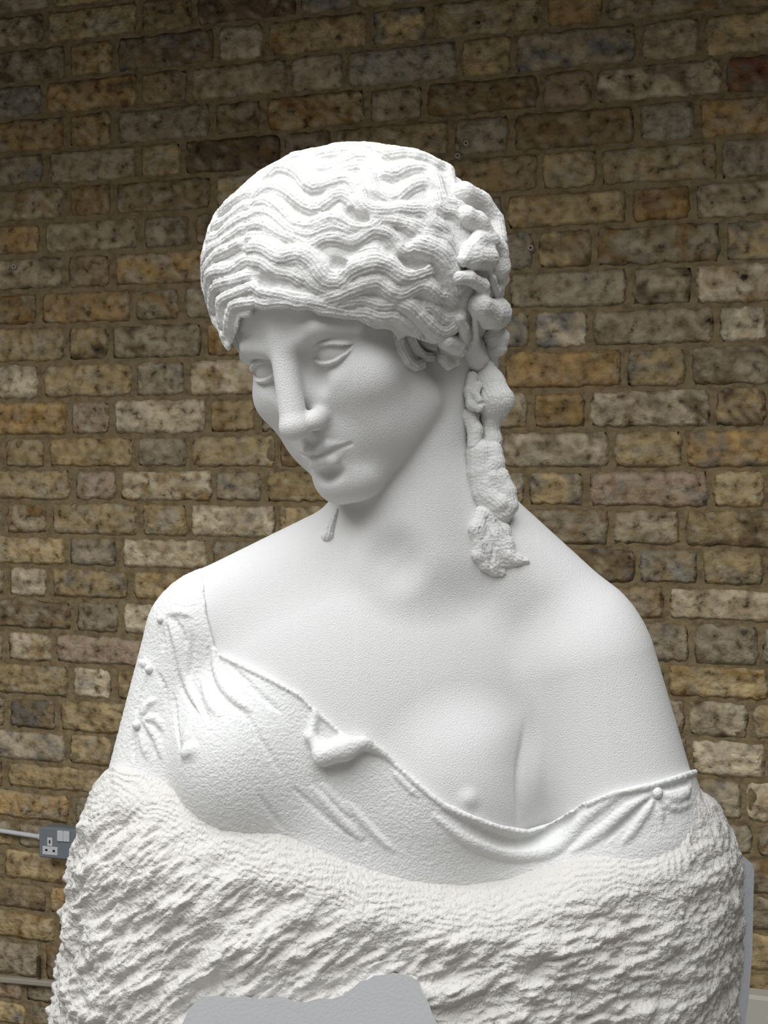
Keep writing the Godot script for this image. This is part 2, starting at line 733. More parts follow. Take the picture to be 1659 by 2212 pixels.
# ------------------------------------------------------------------ helpers for things and parts
func part(called: String, m: Mesh, mat: Material, parent: Node3D) -> MeshInstance3D:
	var o := MeshInstance3D.new()
	o.name = called
	o.mesh = m
	o.material_override = mat
	parent.add_child(o, true)
	return o

func tag(o: Node3D, label: String, category := "", group := "", kind := "") -> void:
	if label: o.set_meta("label", label)
	if category: o.set_meta("category", category)
	if group: o.set_meta("group", group)
	if kind: o.set_meta("kind", kind)

func noise_tex(freq: float, octaves: int, sd: int, ramp: Gradient = null, bump := -1.0, kind := FastNoiseLite.TYPE_SIMPLEX_SMOOTH) -> NoiseTexture2D:
	var n := FastNoiseLite.new()
	n.noise_type = kind
	n.frequency = freq
	n.fractal_octaves = octaves
	n.seed = sd
	var t := NoiseTexture2D.new()
	t.width = 1024
	t.height = 1024
	t.seamless = true
	t.noise = n
	if ramp: t.color_ramp = ramp
	if bump >= 0.0:
		t.as_normal_map = true
		t.bump_strength = bump
	return t

func ramp(stops: Array) -> Gradient:
	var g := Gradient.new()
	var o := PackedFloat32Array()
	var c := PackedColorArray()
	for s in stops:
		o.append(s[0])
		c.append(s[1])
	g.offsets = o
	g.colors = c
	return g

func stone_mat(called: String, col: Color, grain: float, relief: float) -> StandardMaterial3D:
	var m := StandardMaterial3D.new()
	m.resource_name = called
	m.albedo_color = col
	m.roughness = 0.92
	m.metallic_specular = 0.3
	m.uv1_triplanar = true
	m.uv1_scale = Vector3.ONE * grain
	m.heightmap_enabled = true
	m.heightmap_scale = relief
	m.heightmap_texture = grain_tex
	return m

var grain_tex: Texture2D
var rough_noise: FastNoiseLite
var fine_noise: FastNoiseLite
var hair: Hair
var hair_s: Sculpt
var rough: Rough
var dress: Dress

func hair_disp(p: Vector3, _n: Vector3) -> float:
	var l = hair_s.list_at(p)
	var d := fine_noise.get_noise_3dv(p * 2.0) * 1.2
	if l == null:
		return d
	return d + hair.comb(p, l) + rough_noise.get_noise_3dv(p * 0.55) * 5.0

var curl: Curl
var curl_s: Sculpt
func curl_disp(p: Vector3, n: Vector3) -> float:
	var l = curl_s.list_at(p)
	var d := cloth_disp(p, n)
	return d if l == null else d + curl.comb(p, l)

func cloth_disp(p: Vector3, _n: Vector3) -> float:
	return fine_noise.get_noise_3d(p.x * 1.6, p.y * 3.4, p.z) * 1.3

# the fold between the left arm and the breast: the breast sinks towards it, the arm does not
func skin_disp(p: Vector3, _n: Vector3) -> float:
	if p.z < 0.0 or p.y > -400.0:
		return 0.0
	var k := F / (F - p.z)
	var x := p.x * k + CX
	var y := CY - p.y * k
	var line := 1136.0 - (y - 1540.0) * 0.03
	var t := smoothstep(1530.0, 1670.0, y)
	var deep := t * 15.0 * (1.0 - 0.55 * smoothstep(1690.0, 1800.0, y))
	var w := lerpf(10.0, 62.0, t)
	var cut := exp(-pow((x - line) / 7.0, 2.0)) * 7.0 * t * (1.0 - smoothstep(1740.0, 1800.0, y))
	if x < line:
		return -cut - deep * exp(-maxf(line - x - 4.0, 0.0) / w)
	return -cut - deep * (1.0 - smoothstep(0.0, 34.0, x - line))

func rough_disp(p: Vector3, _n: Vector3) -> float:
	var k := F / (F - p.z)
	var x := p.x * k + CX
	var y := CY - p.y * k
	var below := y - look(rough.edge, x)      # photo rows below the carved edge
	var coarse := smoothstep(30.0, 190.0, below)
	var turn := lerpf(0.52, 0.24, clampf((x - 200.0) / 1200.0, 0.0, 1.0))
	var c := cos(turn)
	var s := sin(turn)
	var u := p.x * c + p.y * s
	var v := -p.x * s + p.y * c
	var d := rough_noise.get_noise_3d(u * 0.2, v * 0.6, p.z * 0.4) * 25.0
	d += absf(rough_noise.get_noise_3d(u * 0.35 + 900.0, v * 1.2, p.z * 0.9)) * 15.0 - 5.0
	var mid := rough_noise.get_noise_3d(u * 1.1 - 400.0, v * 2.4, p.z * 2.2) * 4.2
	var fine := fine_noise.get_noise_3dv(p * 1.5) * 2.6
	var tooth := sin((below + rough_noise.get_noise_3d(p.x * 0.6, p.y * 0.6, 50.0) * 26.0) * TAU / 17.0) * 1.7
	var side := smoothstep(1330.0, 1520.0, x)
	tooth = lerpf(tooth, sin((x * 0.9 - y * 0.35 + rough_noise.get_noise_3d(p.x * 0.5, p.y * 0.5, 9.0) * 22.0) * TAU / 19.0) * 2.6, side)
	return (d + mid) * coarse * (1.0 - 0.4 * side) + fine * (0.45 + 0.55 * coarse) + tooth * (1.0 - coarse * (1.0 - 0.35 * side)) * smoothstep(-10.0, 20.0, below)

func build_bust() -> void:
	fine_noise = FastNoiseLite.new()
	fine_noise.noise_type = FastNoiseLite.TYPE_SIMPLEX_SMOOTH
	fine_noise.frequency = 0.045
	fine_noise.fractal_octaves = 3
	fine_noise.seed = 4
	rough_noise = FastNoiseLite.new()
	rough_noise.noise_type = FastNoiseLite.TYPE_SIMPLEX_SMOOTH
	rough_noise.frequency = 0.021
	rough_noise.fractal_octaves = 3
	rough_noise.seed = 11
	grain_tex = noise_tex(0.03, 4, 3)
	var skin := stone_mat("honed_limestone", Color(0.86, 0.855, 0.85), 18.0, 0.05)
	var combed := stone_mat("combed_limestone", Color(0.86, 0.855, 0.845), 14.0, 0.05)
	var cloth := stone_mat("tooled_limestone", Color(0.865, 0.862, 0.855), 11.0, 0.07)
	var hewn := stone_mat("hewn_limestone", Color(0.80, 0.785, 0.765), 8.0, 0.18)
	var sawn := stone_mat("sawn_limestone", Color(0.80, 0.80, 0.805), 8.0, 0.012)

	var bust := Node3D.new()
	bust.name = "stone_bust"
	bust.position = Vector3(0, EYE - 1420.0 * U, 0)
	add_child(bust)
	tag(bust, "white carved stone bust of a woman with wavy hair, bowed head and rough unfinished base", "sculpture")
	var o := Vector3(0, -1420.0 * U, 0)

	# --- the figure
	var body := Body.new()
	var s := Sculpt.new(body, axis(-640, [[-380, 12.0], [-340, 7.0], [130, 4.0 / Q], [200, 7.0], [720, 11.0]]), axis(-860, [[0, 12.0], [460, 4.0 / Q], [760, 12.0]]), axis(-330, [[40, 14.0], [330, 4.5 / Q]]))
	var pit := body.pick(856, 1212)
	body.seg(pit + Vector3(-10, 10, 34), pit + Vector3(0, 0, 36), 48, 48, -50.0)
	var tip := body.pick(1012, 1728)
	body.seg(tip + Vector3(0, 0, -13), tip + Vector3(0, 0, -13), 17, 17, 18.0)
	s.run(LV, skin_disp)
	var figure := part("figure", s.mesh(o), skin, bust)
	tick("body %d" % s.verts.size())

	# --- hair
	hair = Hair.new()
	hair.body = body
	hair.line = table(V([0, 800, 478, 775, 497, 752, 512, 715, 520, 686, 541, 682, 547, 662, 572, 668, 601, 665, 627, 666, 645, 671, 666, 667, 690, 683, 717, 684, 744, 688, 771, 690, 789, 697, 800, 704, 814, 710, 836, 710, 850, 716, 858, 739, 880, 725, 930, 740, 960, 750, 1000, 790, 1100, 800, 1700, 800]))
	for q in [
		[17, [569, 387, 601, 365, 627, 364, 650, 376, 666, 396, 679, 405, 699, 403, 735, 392, 753, 392, 768, 408, 782, 437, 798, 454, 832, 457, 858, 452, 883, 455, 908, 454, 923, 463, 934, 484, 952, 492, 973, 510]],
		[15, [627, 350, 645, 354, 659, 367, 674, 383, 695, 389, 717, 381, 744, 367, 771, 361, 790, 368, 800, 390, 806, 405, 816, 418, 836, 428, 854, 427, 876, 408, 896, 398, 914, 396, 928, 403, 937, 418, 943, 441, 952, 452, 970, 456, 986, 463, 994, 490]],
		[16, [640, 340, 665, 350, 690, 364, 708, 364, 735, 352, 762, 339, 789, 338, 808, 347, 820, 363, 832, 376, 850, 378, 868, 369, 890, 362, 914, 365, 932, 376, 943, 394, 950, 417, 959, 437, 982, 443, 997, 450, 1002, 474]],
		[17, [616, 352, 645, 342, 681, 340, 717, 334, 771, 330, 805, 331, 830, 338, 861, 333, 887, 337, 914, 344, 941, 357, 964, 369, 980, 390]], [12, [690, 331, 740, 324, 790, 320, 850, 323, 905, 335, 950, 355]],
		[16, [548, 425, 581, 403, 601, 403, 623, 412, 645, 430, 663, 443, 681, 448, 695, 441, 713, 427, 731, 418, 753, 423, 771, 441, 786, 459, 810, 470, 850, 474, 890, 484, 925, 500]],
		[14, [540, 443, 561, 434, 581, 434, 598, 445, 616, 463, 630, 479, 648, 486, 672, 488, 695, 477, 717, 472, 735, 475, 753, 486, 771, 492, 798, 490, 820, 475, 841, 472, 861, 475, 883, 488, 901, 501, 932, 508, 955, 515, 968, 527, 981, 547, 990, 569, 995, 596]],
		[12, [535, 470, 560, 460, 580, 461, 600, 474, 620, 492, 645, 504, 672, 508, 700, 497, 725, 492, 745, 500, 770, 506]],
		[13, [523, 492, 554, 484, 572, 486, 590, 495, 608, 506, 630, 515, 654, 526, 672, 531, 695, 517, 713, 513, 735, 515, 760, 522, 785, 508, 805, 497, 832, 501, 850, 513, 861, 531, 876, 545, 897, 536, 914, 532, 934, 524, 955, 530, 966, 550, 975, 575, 985, 600]],
		[9, [525, 515, 550, 510, 575, 510, 595, 522, 615, 535]],
		[20, [529, 538, 563, 534, 581, 540, 601, 552, 619, 556, 645, 550, 663, 555, 681, 569, 692, 588, 704, 602, 722, 609, 737, 604, 752, 588, 771, 577, 802, 567, 820, 569, 841, 577, 858, 589, 878, 597, 897, 593, 916, 587, 935, 592]],
		[11, [770, 552, 793, 545, 811, 543, 827, 554, 841, 570]],
		[13, [590, 562, 612, 563, 637, 572, 655, 587, 672, 609, 690, 622, 713, 630, 735, 625, 755, 610, 780, 594, 800, 590]],
		[15, [536, 560, 563, 563, 581, 572, 601, 587, 627, 592, 645, 601, 640, 612]],
		[13, [548, 612, 565, 628, 590, 634, 620, 640, 640, 646, 680, 652, 717, 661, 745, 668]],
		[10, [550, 648, 575, 655, 601, 652, 627, 654, 645, 659, 668, 656, 690, 670, 717, 673, 744, 677, 771, 680, 795, 690, 815, 698]],
		[17, [700, 645, 735, 634, 760, 623, 787, 614, 814, 609, 827, 618, 847, 631, 868, 634, 890, 622, 910, 614, 926, 621, 945, 638, 962, 640]],
		[13, [730, 655, 760, 648, 787, 648, 814, 657, 841, 657, 868, 648, 887, 648, 905, 661]],
		[15, [769, 672, 796, 674, 823, 684, 847, 681, 865, 690, 883, 703, 897, 716, 905, 735, 918, 760, 936, 768]],
		[18, [861, 650, 887, 663, 910, 688, 925, 702, 938, 714, 956, 718, 976, 704, 1000, 680]],
		[13, [905, 660, 932, 663, 946, 681, 963, 692, 982, 686, 999, 674]],
		[22, [900, 528, 930, 538, 950, 552, 966, 575, 976, 604, 984, 626]],
		[16, [950, 628, 972, 640, 990, 652]],
		[9, [543, 407, 516, 423, 492, 442, 480, 449]], [13, [536, 422, 501, 444, 475, 462, 452, 478, 446, 497]],
		[12, [531, 446, 494, 474, 457, 494, 438, 508]], [12, [526, 473, 492, 497, 471, 514, 446, 519, 436, 542, 431, 565]],
		[11, [522, 497, 490, 521, 465, 534, 452, 555, 442, 573, 438, 597]], [12, [518, 527, 495, 540, 473, 550, 459, 569, 450, 588, 444, 605, 440, 630]],
		[13, [524, 565, 501, 582, 476, 586, 458, 594, 454, 626, 456, 660]], [11, [530, 600, 509, 606, 490, 610, 466, 620, 460, 645, 466, 685]],
		[10, [537, 624, 516, 632, 496, 640, 482, 648, 478, 673, 482, 702]], [9, [541, 652, 520, 655, 503, 662, 497, 683, 495, 715]],
		[9, [440, 586, 432, 600, 432, 630]], [10, [448, 640, 440, 660, 448, 690, 456, 715]], [10, [470, 690, 470, 715, 480, 742, 488, 752]],
	]:
		var leftward: bool = q[1][-2] < 500
		hair.stroke(V(q[1]), q[0] * 1.28, q[0] * 1.28, 0.5 if q[0] < 17 and not leftward else (0.2 if leftward else 0.34), 4.0, 0.0 if leftward else 0.06)
	# hollows between the locks
	for q in [[14, [556, 600, 575, 608, 598, 612]], [8, [745, 452, 775, 472, 800, 478]], [10, [715, 560, 735, 575, 755, 566]], [12, [870, 562, 895, 570, 920, 566]]]:
		hair.stroke(V(q[1]), q[0], q[0], -0.15, -8.0, 0.2)
	hair_s = Sculpt.new(hair, axis(-440, [[330, 5.5 / Q]]), axis(270, [[830, 5.5 / Q]]), axis(-330, [[-60, 9.0], [320, 5.5 / Q]]))
	hair_s.run(LV, hair_disp)
	part("hair", hair_s.mesh(o), combed, bust)
	tick("hair %d segs %d" % [hair_s.verts.size(), hair.sa.size()])

	# locks that hang in front of the ear, the knot behind it and the long ringlets
	var c := Curl.new()
	c.combed = 1.0
	c.on(body, V([852, 706, 860, 735, 866, 758, 878, 780, 896, 791, 910, 787]), 3, 2, 12, 10, 4)
	c.on(body, V([876, 706, 887, 735, 898, 757, 914, 771, 932, 772]), 5, 3, 12, 10, 4)
	c.on(body, V([898, 708, 910, 732, 924, 746, 942, 748]), 6, 4, 11, 10, 4)
	c.on(body, V([915, 700, 935, 722, 955, 728]), 8, 6, 12, 12, 4)
	grow(c, "side_lock", [840, 690, 960, 815], 3.5, combed, bust, o)
	c = Curl.new()
	c.combed = 0.3
	# hair drawn back from the temple, then the loops of the knot
	c.on(hair, V([1000, 420, 1035, 440, 1062, 480, 1070, 520]), 4, 0, 26, 26)
	c.on(hair, V([1005, 470, 1030, 485, 1045, 505]), 6, 6, 24, 22, 12)
	c.on(hair, V([998, 566, 1012, 540, 1032, 522, 1056, 522, 1074, 545, 1078, 580]), 18, 12, 13, 24)
	c.on(hair, V([1020, 560, 1050, 560]), 16, 14, 26, 26, 14)
	c.on(hair, V([1078, 575, 1082, 605, 1072, 628]), 6, 2, 20, 12)
	c.on(hair, V([988, 604, 1012, 604, 1040, 620, 1042, 636]), 22, 18, 14, 15)
	c.on(hair, V([1062, 604, 1068, 622, 1074, 646]), 16, 10, 9, 5, 4)
	c.on(hair, V([1034, 664, 1054, 682, 1068, 680]), 26, 24, 26, 36)
	c.on(hair, V([1022, 668, 1024, 700, 1026, 735]), 30, 26, 6, 8, 4)
	c.rope(V([1026, 735, 1034, 756, 1050, 776]), 60, 40, 11, 6, 5)
	c.rope(V([1022, 752, 1030, 778]), 30, 20, 26, 24, 10)
	c.rope(V([1062, 728, 1080, 728, 1078, 752]), 10, 0, 20, 18)
	c.rope(V([1058, 760, 1062, 788]), -10, -20, 22, 16, 8)
	c.on(hair, V([962, 738, 985, 748]), 10, 10, 18, 20)
	c.rope(V([968, 748, 988, 752, 1000, 742]), 74, 56, 20, 20)
	c.rope(V([958, 774, 968, 786, 984, 780]), 78, 66, 13, 11)
	c.on(hair, V([990, 690, 1000, 712, 1002, 735]), 14, 14, 11, 12)
	grow(c, "hair_knot", [930, 400, 1130, 850], 4.5, combed, bust, o)
	c = Curl.new()
	c.rope(V([1046, 800, 1056, 830, 1066, 862]), 0, 10, 26, 42, 10)
	c.rope(V([1066, 858, 1088, 862, 1104, 866]), 10, -4, 38, 7, 6)
	c.rope(V([1070, 870, 1062, 905]), 6, 0, 38, 24, 8)
	c.rope(V([1020, 815, 1014, 845, 1018, 872, 1034, 880]), 34, 44, 13, 11, 5)
	c.rope(V([1034, 832, 1026, 850, 1034, 864]), 46, 50, 9, 8, 3)
	c.rope(V([1014, 898, 1026, 930, 1024, 962]), 20, 26, 17, 15, 6)
	c.rope(V([1056, 905, 1062, 950, 1052, 985]), -4, 4, 20, 24, 6)
	grow(c, "ringlet", [985, 790, 1150, 1255], 4.5, combed, bust, o)
	c = Curl.new()
	c.rope(V([1036, 978, 1036, 1020, 1042, 1062, 1060, 1098, 1080, 1108]), 16, 22, 30, 24, 5)
	c.rope(V([1062, 975, 1066, 1000, 1050, 1016, 1048, 1044, 1056, 1072, 1076, 1088]), 14, 30, 24, 24, 5)
	c.rope(V([1058, 1002, 1078, 1030, 1092, 1062, 1096, 1092, 1082, 1112]), 20, 16, 20, 24, 5)
	c.rope(V([1062, 1030, 1072, 1056, 1088, 1070]), 34, 24, 14, 14, 5)
	grow(c, "ringlet", [985, 790, 1150, 1255], 4.0, combed, bust, o)
	c = Curl.new()
	c.on(body, V([1042, 1112, 1030, 1142, 1038, 1172, 1034, 1198, 1048, 1220, 1066, 1232, 1084, 1236]), 4, -1, 21, 9, 8)
	c.on(body, V([1052, 1116, 1062, 1150, 1066, 1185, 1064, 1215]), 4, -4, 20, 18, 8)
	c.on(body, V([1064, 1120, 1084, 1148, 1094, 1176, 1100, 1198, 1116, 1209, 1136, 1212]), 2, -1, 21, 8, 8)
	c.on(body, V([1060, 1165, 1082, 1196, 1110, 1210]), -4, -3, 26, 12, 10)
	c.on(body, V([1052, 1190, 1066, 1216, 1096, 1216]), -6, -5, 24, 12, 10)
	c.on(body, V([1050, 1120, 1054, 1150, 1066, 1180, 1060, 1212]), 26, 17, 4, 3, -4.0)
	c.on(body, V([1034, 1140, 1040, 1165, 1046, 1195, 1060, 1222]), 25, 14, 3, 3, -3.0)
	c.on(body, V([1070, 1126, 1086, 1152, 1096, 1186]), 25, 18, 3, 3, -3.0)
	grow(c, "ringlet", [985, 790, 1150, 1255], 3.5, combed, bust, o)
	c = Curl.new()
	c.on(body, V([728, 1104, 720, 1126, 712, 1146, 709, 1158]), 0, -5, 6, 16, 4)
	grow(c, "ringlet", [685, 1080, 745, 1190], 3.5, combed, bust, o)
	tick("curls")

	# --- the dress
	dress = Dress.new()
	dress.body = body
	var hem := V([0, 900, 428, 1180, 438, 1240, 447, 1330, 462, 1392, 478, 1413, 530, 1437, 600, 1472, 650, 1500, 675, 1525, 745, 1585, 760, 1592, 790, 1590, 830, 1620, 880, 1668, 960, 1733, 1020, 1760, 1080, 1782, 1140, 1792, 1190, 1777, 1260, 1735, 1330, 1707, 1410, 1690, 1500, 1662, 1530, 1655, 1700, 1650])
	dress.line = table(hem)
	dress.slope = dress.line.duplicate()
	for i in dress.slope.size() - 1:
		var g := dress.line[i + 1] - dress.line[i]
		dress.slope[i] = 1.0 / sqrt(1.0 + g * g)
	dress.slope[dress.slope.size() - 1] = 1.0
	# rolled hem
	dress.stroke(V([478, 1417, 530, 1441, 600, 1476, 650, 1504, 680, 1533, 745, 1590]), 5, 5, 0.1, 3.0)
	dress.stroke(V([760, 1597, 790, 1596, 830, 1626, 880, 1674, 960, 1739, 1020, 1766, 1080, 1788, 1140, 1798, 1190, 1783, 1260, 1741, 1330, 1713, 1410, 1696, 1500, 1668]), 5, 7, 0.0, 4.0)
	# folds: ridges (positive) and grooves (negative)
	for q in [
		[-4, [357, 1350, 372, 1401, 382, 1445, 399, 1499, 426, 1539]], [5, [366, 1346, 384, 1400, 394, 1445, 412, 1495, 438, 1540]],
		[-3, [372, 1330, 396, 1370, 399, 1397]], [4, [362, 1326, 390, 1322, 412, 1330]], [-3, [352, 1357, 352, 1404]],
		[-3, [338, 1451, 355, 1485, 359, 1525]], [-3, [315, 1468, 298, 1525, 294, 1546]], [4, [300, 1432, 322, 1434]], 
		[4, [305, 1549, 318, 1522, 335, 1512]], [4, [308, 1556, 335, 1552, 352, 1575]], [-3, [308, 1566, 328, 1600, 335, 1634]], [4, [312, 1562, 336, 1592, 348, 1634]], [-3, [289, 1583, 288, 1637]], [3, [302, 1585, 316, 1634]],
		[-3, [416, 1374, 416, 1417, 408, 1461]], [-4, [450, 1401, 456, 1461, 480, 1505, 531, 1546, 554, 1586, 581, 1627, 605, 1667]], [5, [462, 1405, 470, 1455, 494, 1495, 540, 1533]],
		[-4, [500, 1438, 524, 1465, 565, 1505, 605, 1539]], [4, [436, 1468, 450, 1512, 470, 1546]], [-3, [419, 1478, 436, 1525, 453, 1556]], [-3, [375, 1502, 382, 1569, 389, 1620]], [4, [412, 1542, 402, 1580, 397, 1610]],
		[-4, [635, 1703, 716, 1776, 791, 1819]], [5, [675, 1703, 727, 1758, 779, 1813]], [4, [698, 1695, 739, 1741, 756, 1761]], [4, [753, 1735, 797, 1787, 849, 1836]], [3, [849, 1666, 901, 1718]], [-3, [560, 1720, 610, 1790]],
		[9, [941, 1764, 1005, 1812, 1080, 1841, 1138, 1847, 1202, 1830, 1265, 1766, 1335, 1720]], [-11, [960, 1755, 1020, 1790, 1092, 1818, 1150, 1816, 1215, 1782, 1265, 1738]],
		[7, [1400, 1720, 1360, 1745, 1294, 1799, 1237, 1839]], [-5, [1406, 1726, 1366, 1760, 1306, 1818]], [5, [1412, 1729, 1370, 1790, 1345, 1822]], [4, [1422, 1729, 1430, 1776]],
		[11, [1433, 1716, 1462, 1722, 1490, 1700]], [-4, [1436, 1704, 1490, 1690]], [5, [1430, 1728, 1455, 1745, 1492, 1735]],
	]:
		var r: float = q[0]
		if r > 0.0:
			dress.stroke(V(q[1]), r * 1.35, r * 1.35, 0.42, 8.0, 0.25)
		else:
			dress.stroke(V(q[1]), -r, -r, -0.25, -7.0, 0.25)
	# the turned-over fold of the neckline
	var fp := []
	for q in [[684, 1535], [672, 1590], [700, 1628], [745, 1614], [790, 1600], [840, 1632], [745, 1590]]:
		fp.append(dress.pick(q[0], q[1]))
	dress.seg(fp[0], fp[1] + Vector3(0, 0, 6), 6, 9, 10.0)
	dress.seg(fp[1] + Vector3(0, 0, 6), fp[2] + Vector3(0, 0, 14), 9, 21, 10.0)
	dress.seg(fp[2] + Vector3(0, 0, 14), fp[3] + Vector3(0, 0, 16), 22, 24, 10.0)
	dress.seg(fp[3] + Vector3(0, 0, 16), fp[4] + Vector3(0, 0, 8), 24, 15, 10.0)
	dress.seg(fp[4] + Vector3(0, 0, 8), fp[5], 14, 6, 10.0)
	dress.seg(fp[6], fp[3], 8, 16, 14.0)
	dress.seg(dress.pick(414, 1622) + Vector3(0, 0, -4), dress.pick(402, 1627) + Vector3(-2, 0, -2), 10, 7, 18.0)
	s = Sculpt.new(dress, axis(-640, [[720, 6.5 / Q]]), axis(-830, [[10, 6.5 / Q]]), axis(-270, [[230, 6.5 / Q]]))
	s.run(LV, cloth_disp)
	var gown := part("dress", s.mesh(o), cloth, bust)
	tick("dress %d" % s.verts.size())
	for q in [[347, 1338, 9.0], [323, 1445, 11.0], [296, 1566, 11.0], [1419, 1713, 13.0]]:
		c = Curl.new()
		var h := dress.pick(q[0], q[1])
		c.seg(h + Vector3(0, 0, 1), h + Vector3(0, 0, 3), q[2], q[2] * 0.85, 2.0)
		s = Sculpt.new(c, axis(h.x - 20, [[h.x + 20, 2.5]]), axis(h.y - 20, [[h.y + 20, 2.5]]), axis(h.z - 24, [[h.z + 24, 2.5]]))
		s.run(0)
		part("button", s.mesh(o), cloth, gown)

	# --- the rough block
	rough = Rough.new()
	var e := V([0, 1660, 200, 1652, 222, 1645, 247, 1632, 300, 1660, 400, 1722, 480, 1768, 600, 1803, 700, 1842, 800, 1877, 900, 1902, 1000, 1910, 1100, 1902, 1200, 1873, 1300, 1846, 1400, 1826, 1470, 1792, 1494, 1740, 1499, 1672, 1515, 1690, 1700, 1720])
	rough.edge = table(e)
	rough.left = table(V([1500, 260, 1632, 247, 1650, 222, 1668, 215, 1720, 190, 1790, 165, 1850, 150, 1895, 146, 1960, 143, 2010, 135, 2060, 131, 2140, 122, 2212, 113, 2400, 100]))
	rough.right = table(V([1500, 1460, 1600, 1486, 1625, 1493, 1650, 1501, 1665, 1505, 1700, 1530, 1740, 1555, 1790, 1580, 1830, 1597, 1870, 1606, 2000, 1604, 2212, 1592, 2400, 1580]))
	rough.front = table(V([1500, 60, 1650, 110, 1750, 160, 1900, 225, 2050, 255, 2212, 268, 2400, 270]))
	var zi := []
	for x in [-40, 240, 300, 400, 500, 600, 700, 800, 900, 1000, 1100, 1200, 1300, 1400, 1470, 1500, 1600, 1700]:
		var cx := clampf(x, 290.0, 1470.0)
		zi.append(Vector2(x, dress.pick(cx, look(rough.edge, cx)).z - (20.0 if x < 280 or x > 1480 else 0.0)))
	for n in 3:
		var sm := zi.duplicate()
		for i in range(1, zi.size() - 1):
			sm[i] = Vector2(zi[i].x, zi[i - 1].y * 0.25 + zi[i].y * 0.5 + zi[i + 1].y * 0.25)
		zi = sm
	rough.inner = table(zi)
	s = Sculpt.new(rough, axis(-760, [[830, 7.5 / Q]]), axis(-1425, [[-1290, 16.0], [-500, 7.5 / Q]]), axis(-500, [[-60, 15.0], [330, 7.5 / Q]]))
	s.run(LV, rough_disp)
	part("rough_block", s.mesh(o), hewn, bust)
	tick("rough %d" % s.verts.size())
	# sawn faces that the mason has not cut away yet
	var front := V([385, 2290, 392, 2215, 408, 2180, 425, 2160, 445, 2153, 470, 2150, 500, 2155, 530, 2152, 560, 2158, 590, 2154, 610, 2152, 636, 2163, 660, 2165, 690, 2156, 715, 2158, 740, 2150, 765, 2132, 778, 2120, 795, 2116, 808, 2107, 830, 2106, 850, 2101, 872, 2106, 890, 2110, 905, 2122, 912, 2142, 926, 2166, 934, 2192, 946, 2214, 950, 2290])
	var sf := part("sawn_face", slab(front, 284.0, 284.0, 200.0, o), sawn, bust)
	tag(sf, "flat grey sawn face left on the front of the rough block")
	var side := V([1590, 1868, 1606, 1850, 1616, 1858, 1626, 1868, 1629, 1880, 1628, 1920, 1625, 2060, 1618, 2150, 1610, 2212, 1606, 2290, 1530, 2290, 1536, 2212, 1545, 2060, 1560, 1920])
	sf = part("sawn_face", slab(side, 80.0, -120.0, -180.0, o), stone_mat("sawn_side", Color(0.86, 0.87, 0.9), 5.0, 0.03), bust)
	tag(sf, "smooth bluish sawn side of the block")

# a flat face with thickness from a photo outline; its depth goes from zl at its left to zr at its right
func slab(outline: Array, zl: float, zr: float, back: float, o: Vector3) -> ArrayMesh:
	var poly := PackedVector2Array(outline)
	var lo := 1e9
	var hi := -1e9
	for q in poly:
		lo = minf(lo, q.x)
		hi = maxf(hi, q.x)
	var tri := Geometry2D.triangulate_polygon(poly)
	var ctr := Vector2.ZERO
	for q in poly:
		ctr += q / poly.size()
	var st := SurfaceTool.new()
	st.begin(Mesh.PRIMITIVE_TRIANGLES)
	st.set_smooth_group(-1)
	var f := func(q: Vector2, d: float) -> Vector3:
		return P(q.x, q.y, lerpf(zl, zr, (q.x - lo) / (hi - lo)) - d) * U - o
	for i in range(0, tri.size(), 3):
		var t := [poly[tri[i]], poly[tri[i + 1]], poly[tri[i + 2]]]
		if (t[1] - t[0]).cross(t[2] - t[0]) < 0.0:
			t.reverse()
		for q in t:
			st.add_vertex(f.call(q, 0.0))
	var n := poly.size()
	var ccw := Geometry2D.is_polygon_clockwise(poly)
	for i in n:
		var a := poly[i]
		var b := poly[(i + 1) % n]
		var w := [f.call(a, 0.0), f.call(b, 0.0), f.call(b, zr - back if false else 90.0), f.call(a, 90.0)]
		if not ccw:
			w.reverse()
		for k in [0, 2, 1, 0, 3, 2]:
			st.add_vertex(w[k])
	st.generate_normals()
	return st.commit()

# mesh a mass of hair inside a photo rectangle
func grow(c: Curl, called: String, box: Array, step: float, mat: Material, parent: Node3D, o: Vector3) -> void:
	var lo := Vector3(1e9, 1e9, 1e9)
	var hi := -lo
	for i in c.sa.size():
		var r := Vector3.ONE * (maxf(c.sr[i], c.sq[i]) + 14.0)
		lo = lo.min(c.sa[i] - r).min(c.sb[i] - r)
		hi = hi.max(c.sa[i] + r).max(c.sb[i] + r)
	var s := Sculpt.new(c, axis(lo.x, [[hi.x, step / Q]]), axis(lo.y, [[hi.y, step / Q]]), axis(lo.z, [[hi.z, step / Q]]))
	curl = c
	curl_s = s
	s.run(LV, curl_disp)
	part(called, s.mesh(o), mat, parent)

const Q := 1.0       # grid fineness
const LV := 1        # how often the grid is halved afterwards


# ------------------------------------------------------------------ the room
# The brick wall stands askew to the camera: nearer at its right.
const WZ := 6765.0
const WT := 0.3586
const WALL_TURN := -0.34436      # radians about y

func wall_at(px: float, py: float) -> Vector3:
	var x := (px - CX) / F
	var d := WZ / (1.0 + WT * x)
	return Vector3(x * d * U, EYE + (CY - py) / F * d * U, (F - d) * U)

# photo pixel -> metres on the wall's own face (x along it, y up)
func wall_xy(px: float, py: float) -> Vector2:
	var q := wall_at(px, py) - wall_at(CX, CY)
	return Vector2(q.x * cos(WALL_TURN) - q.z * sin(WALL_TURN), q.y)

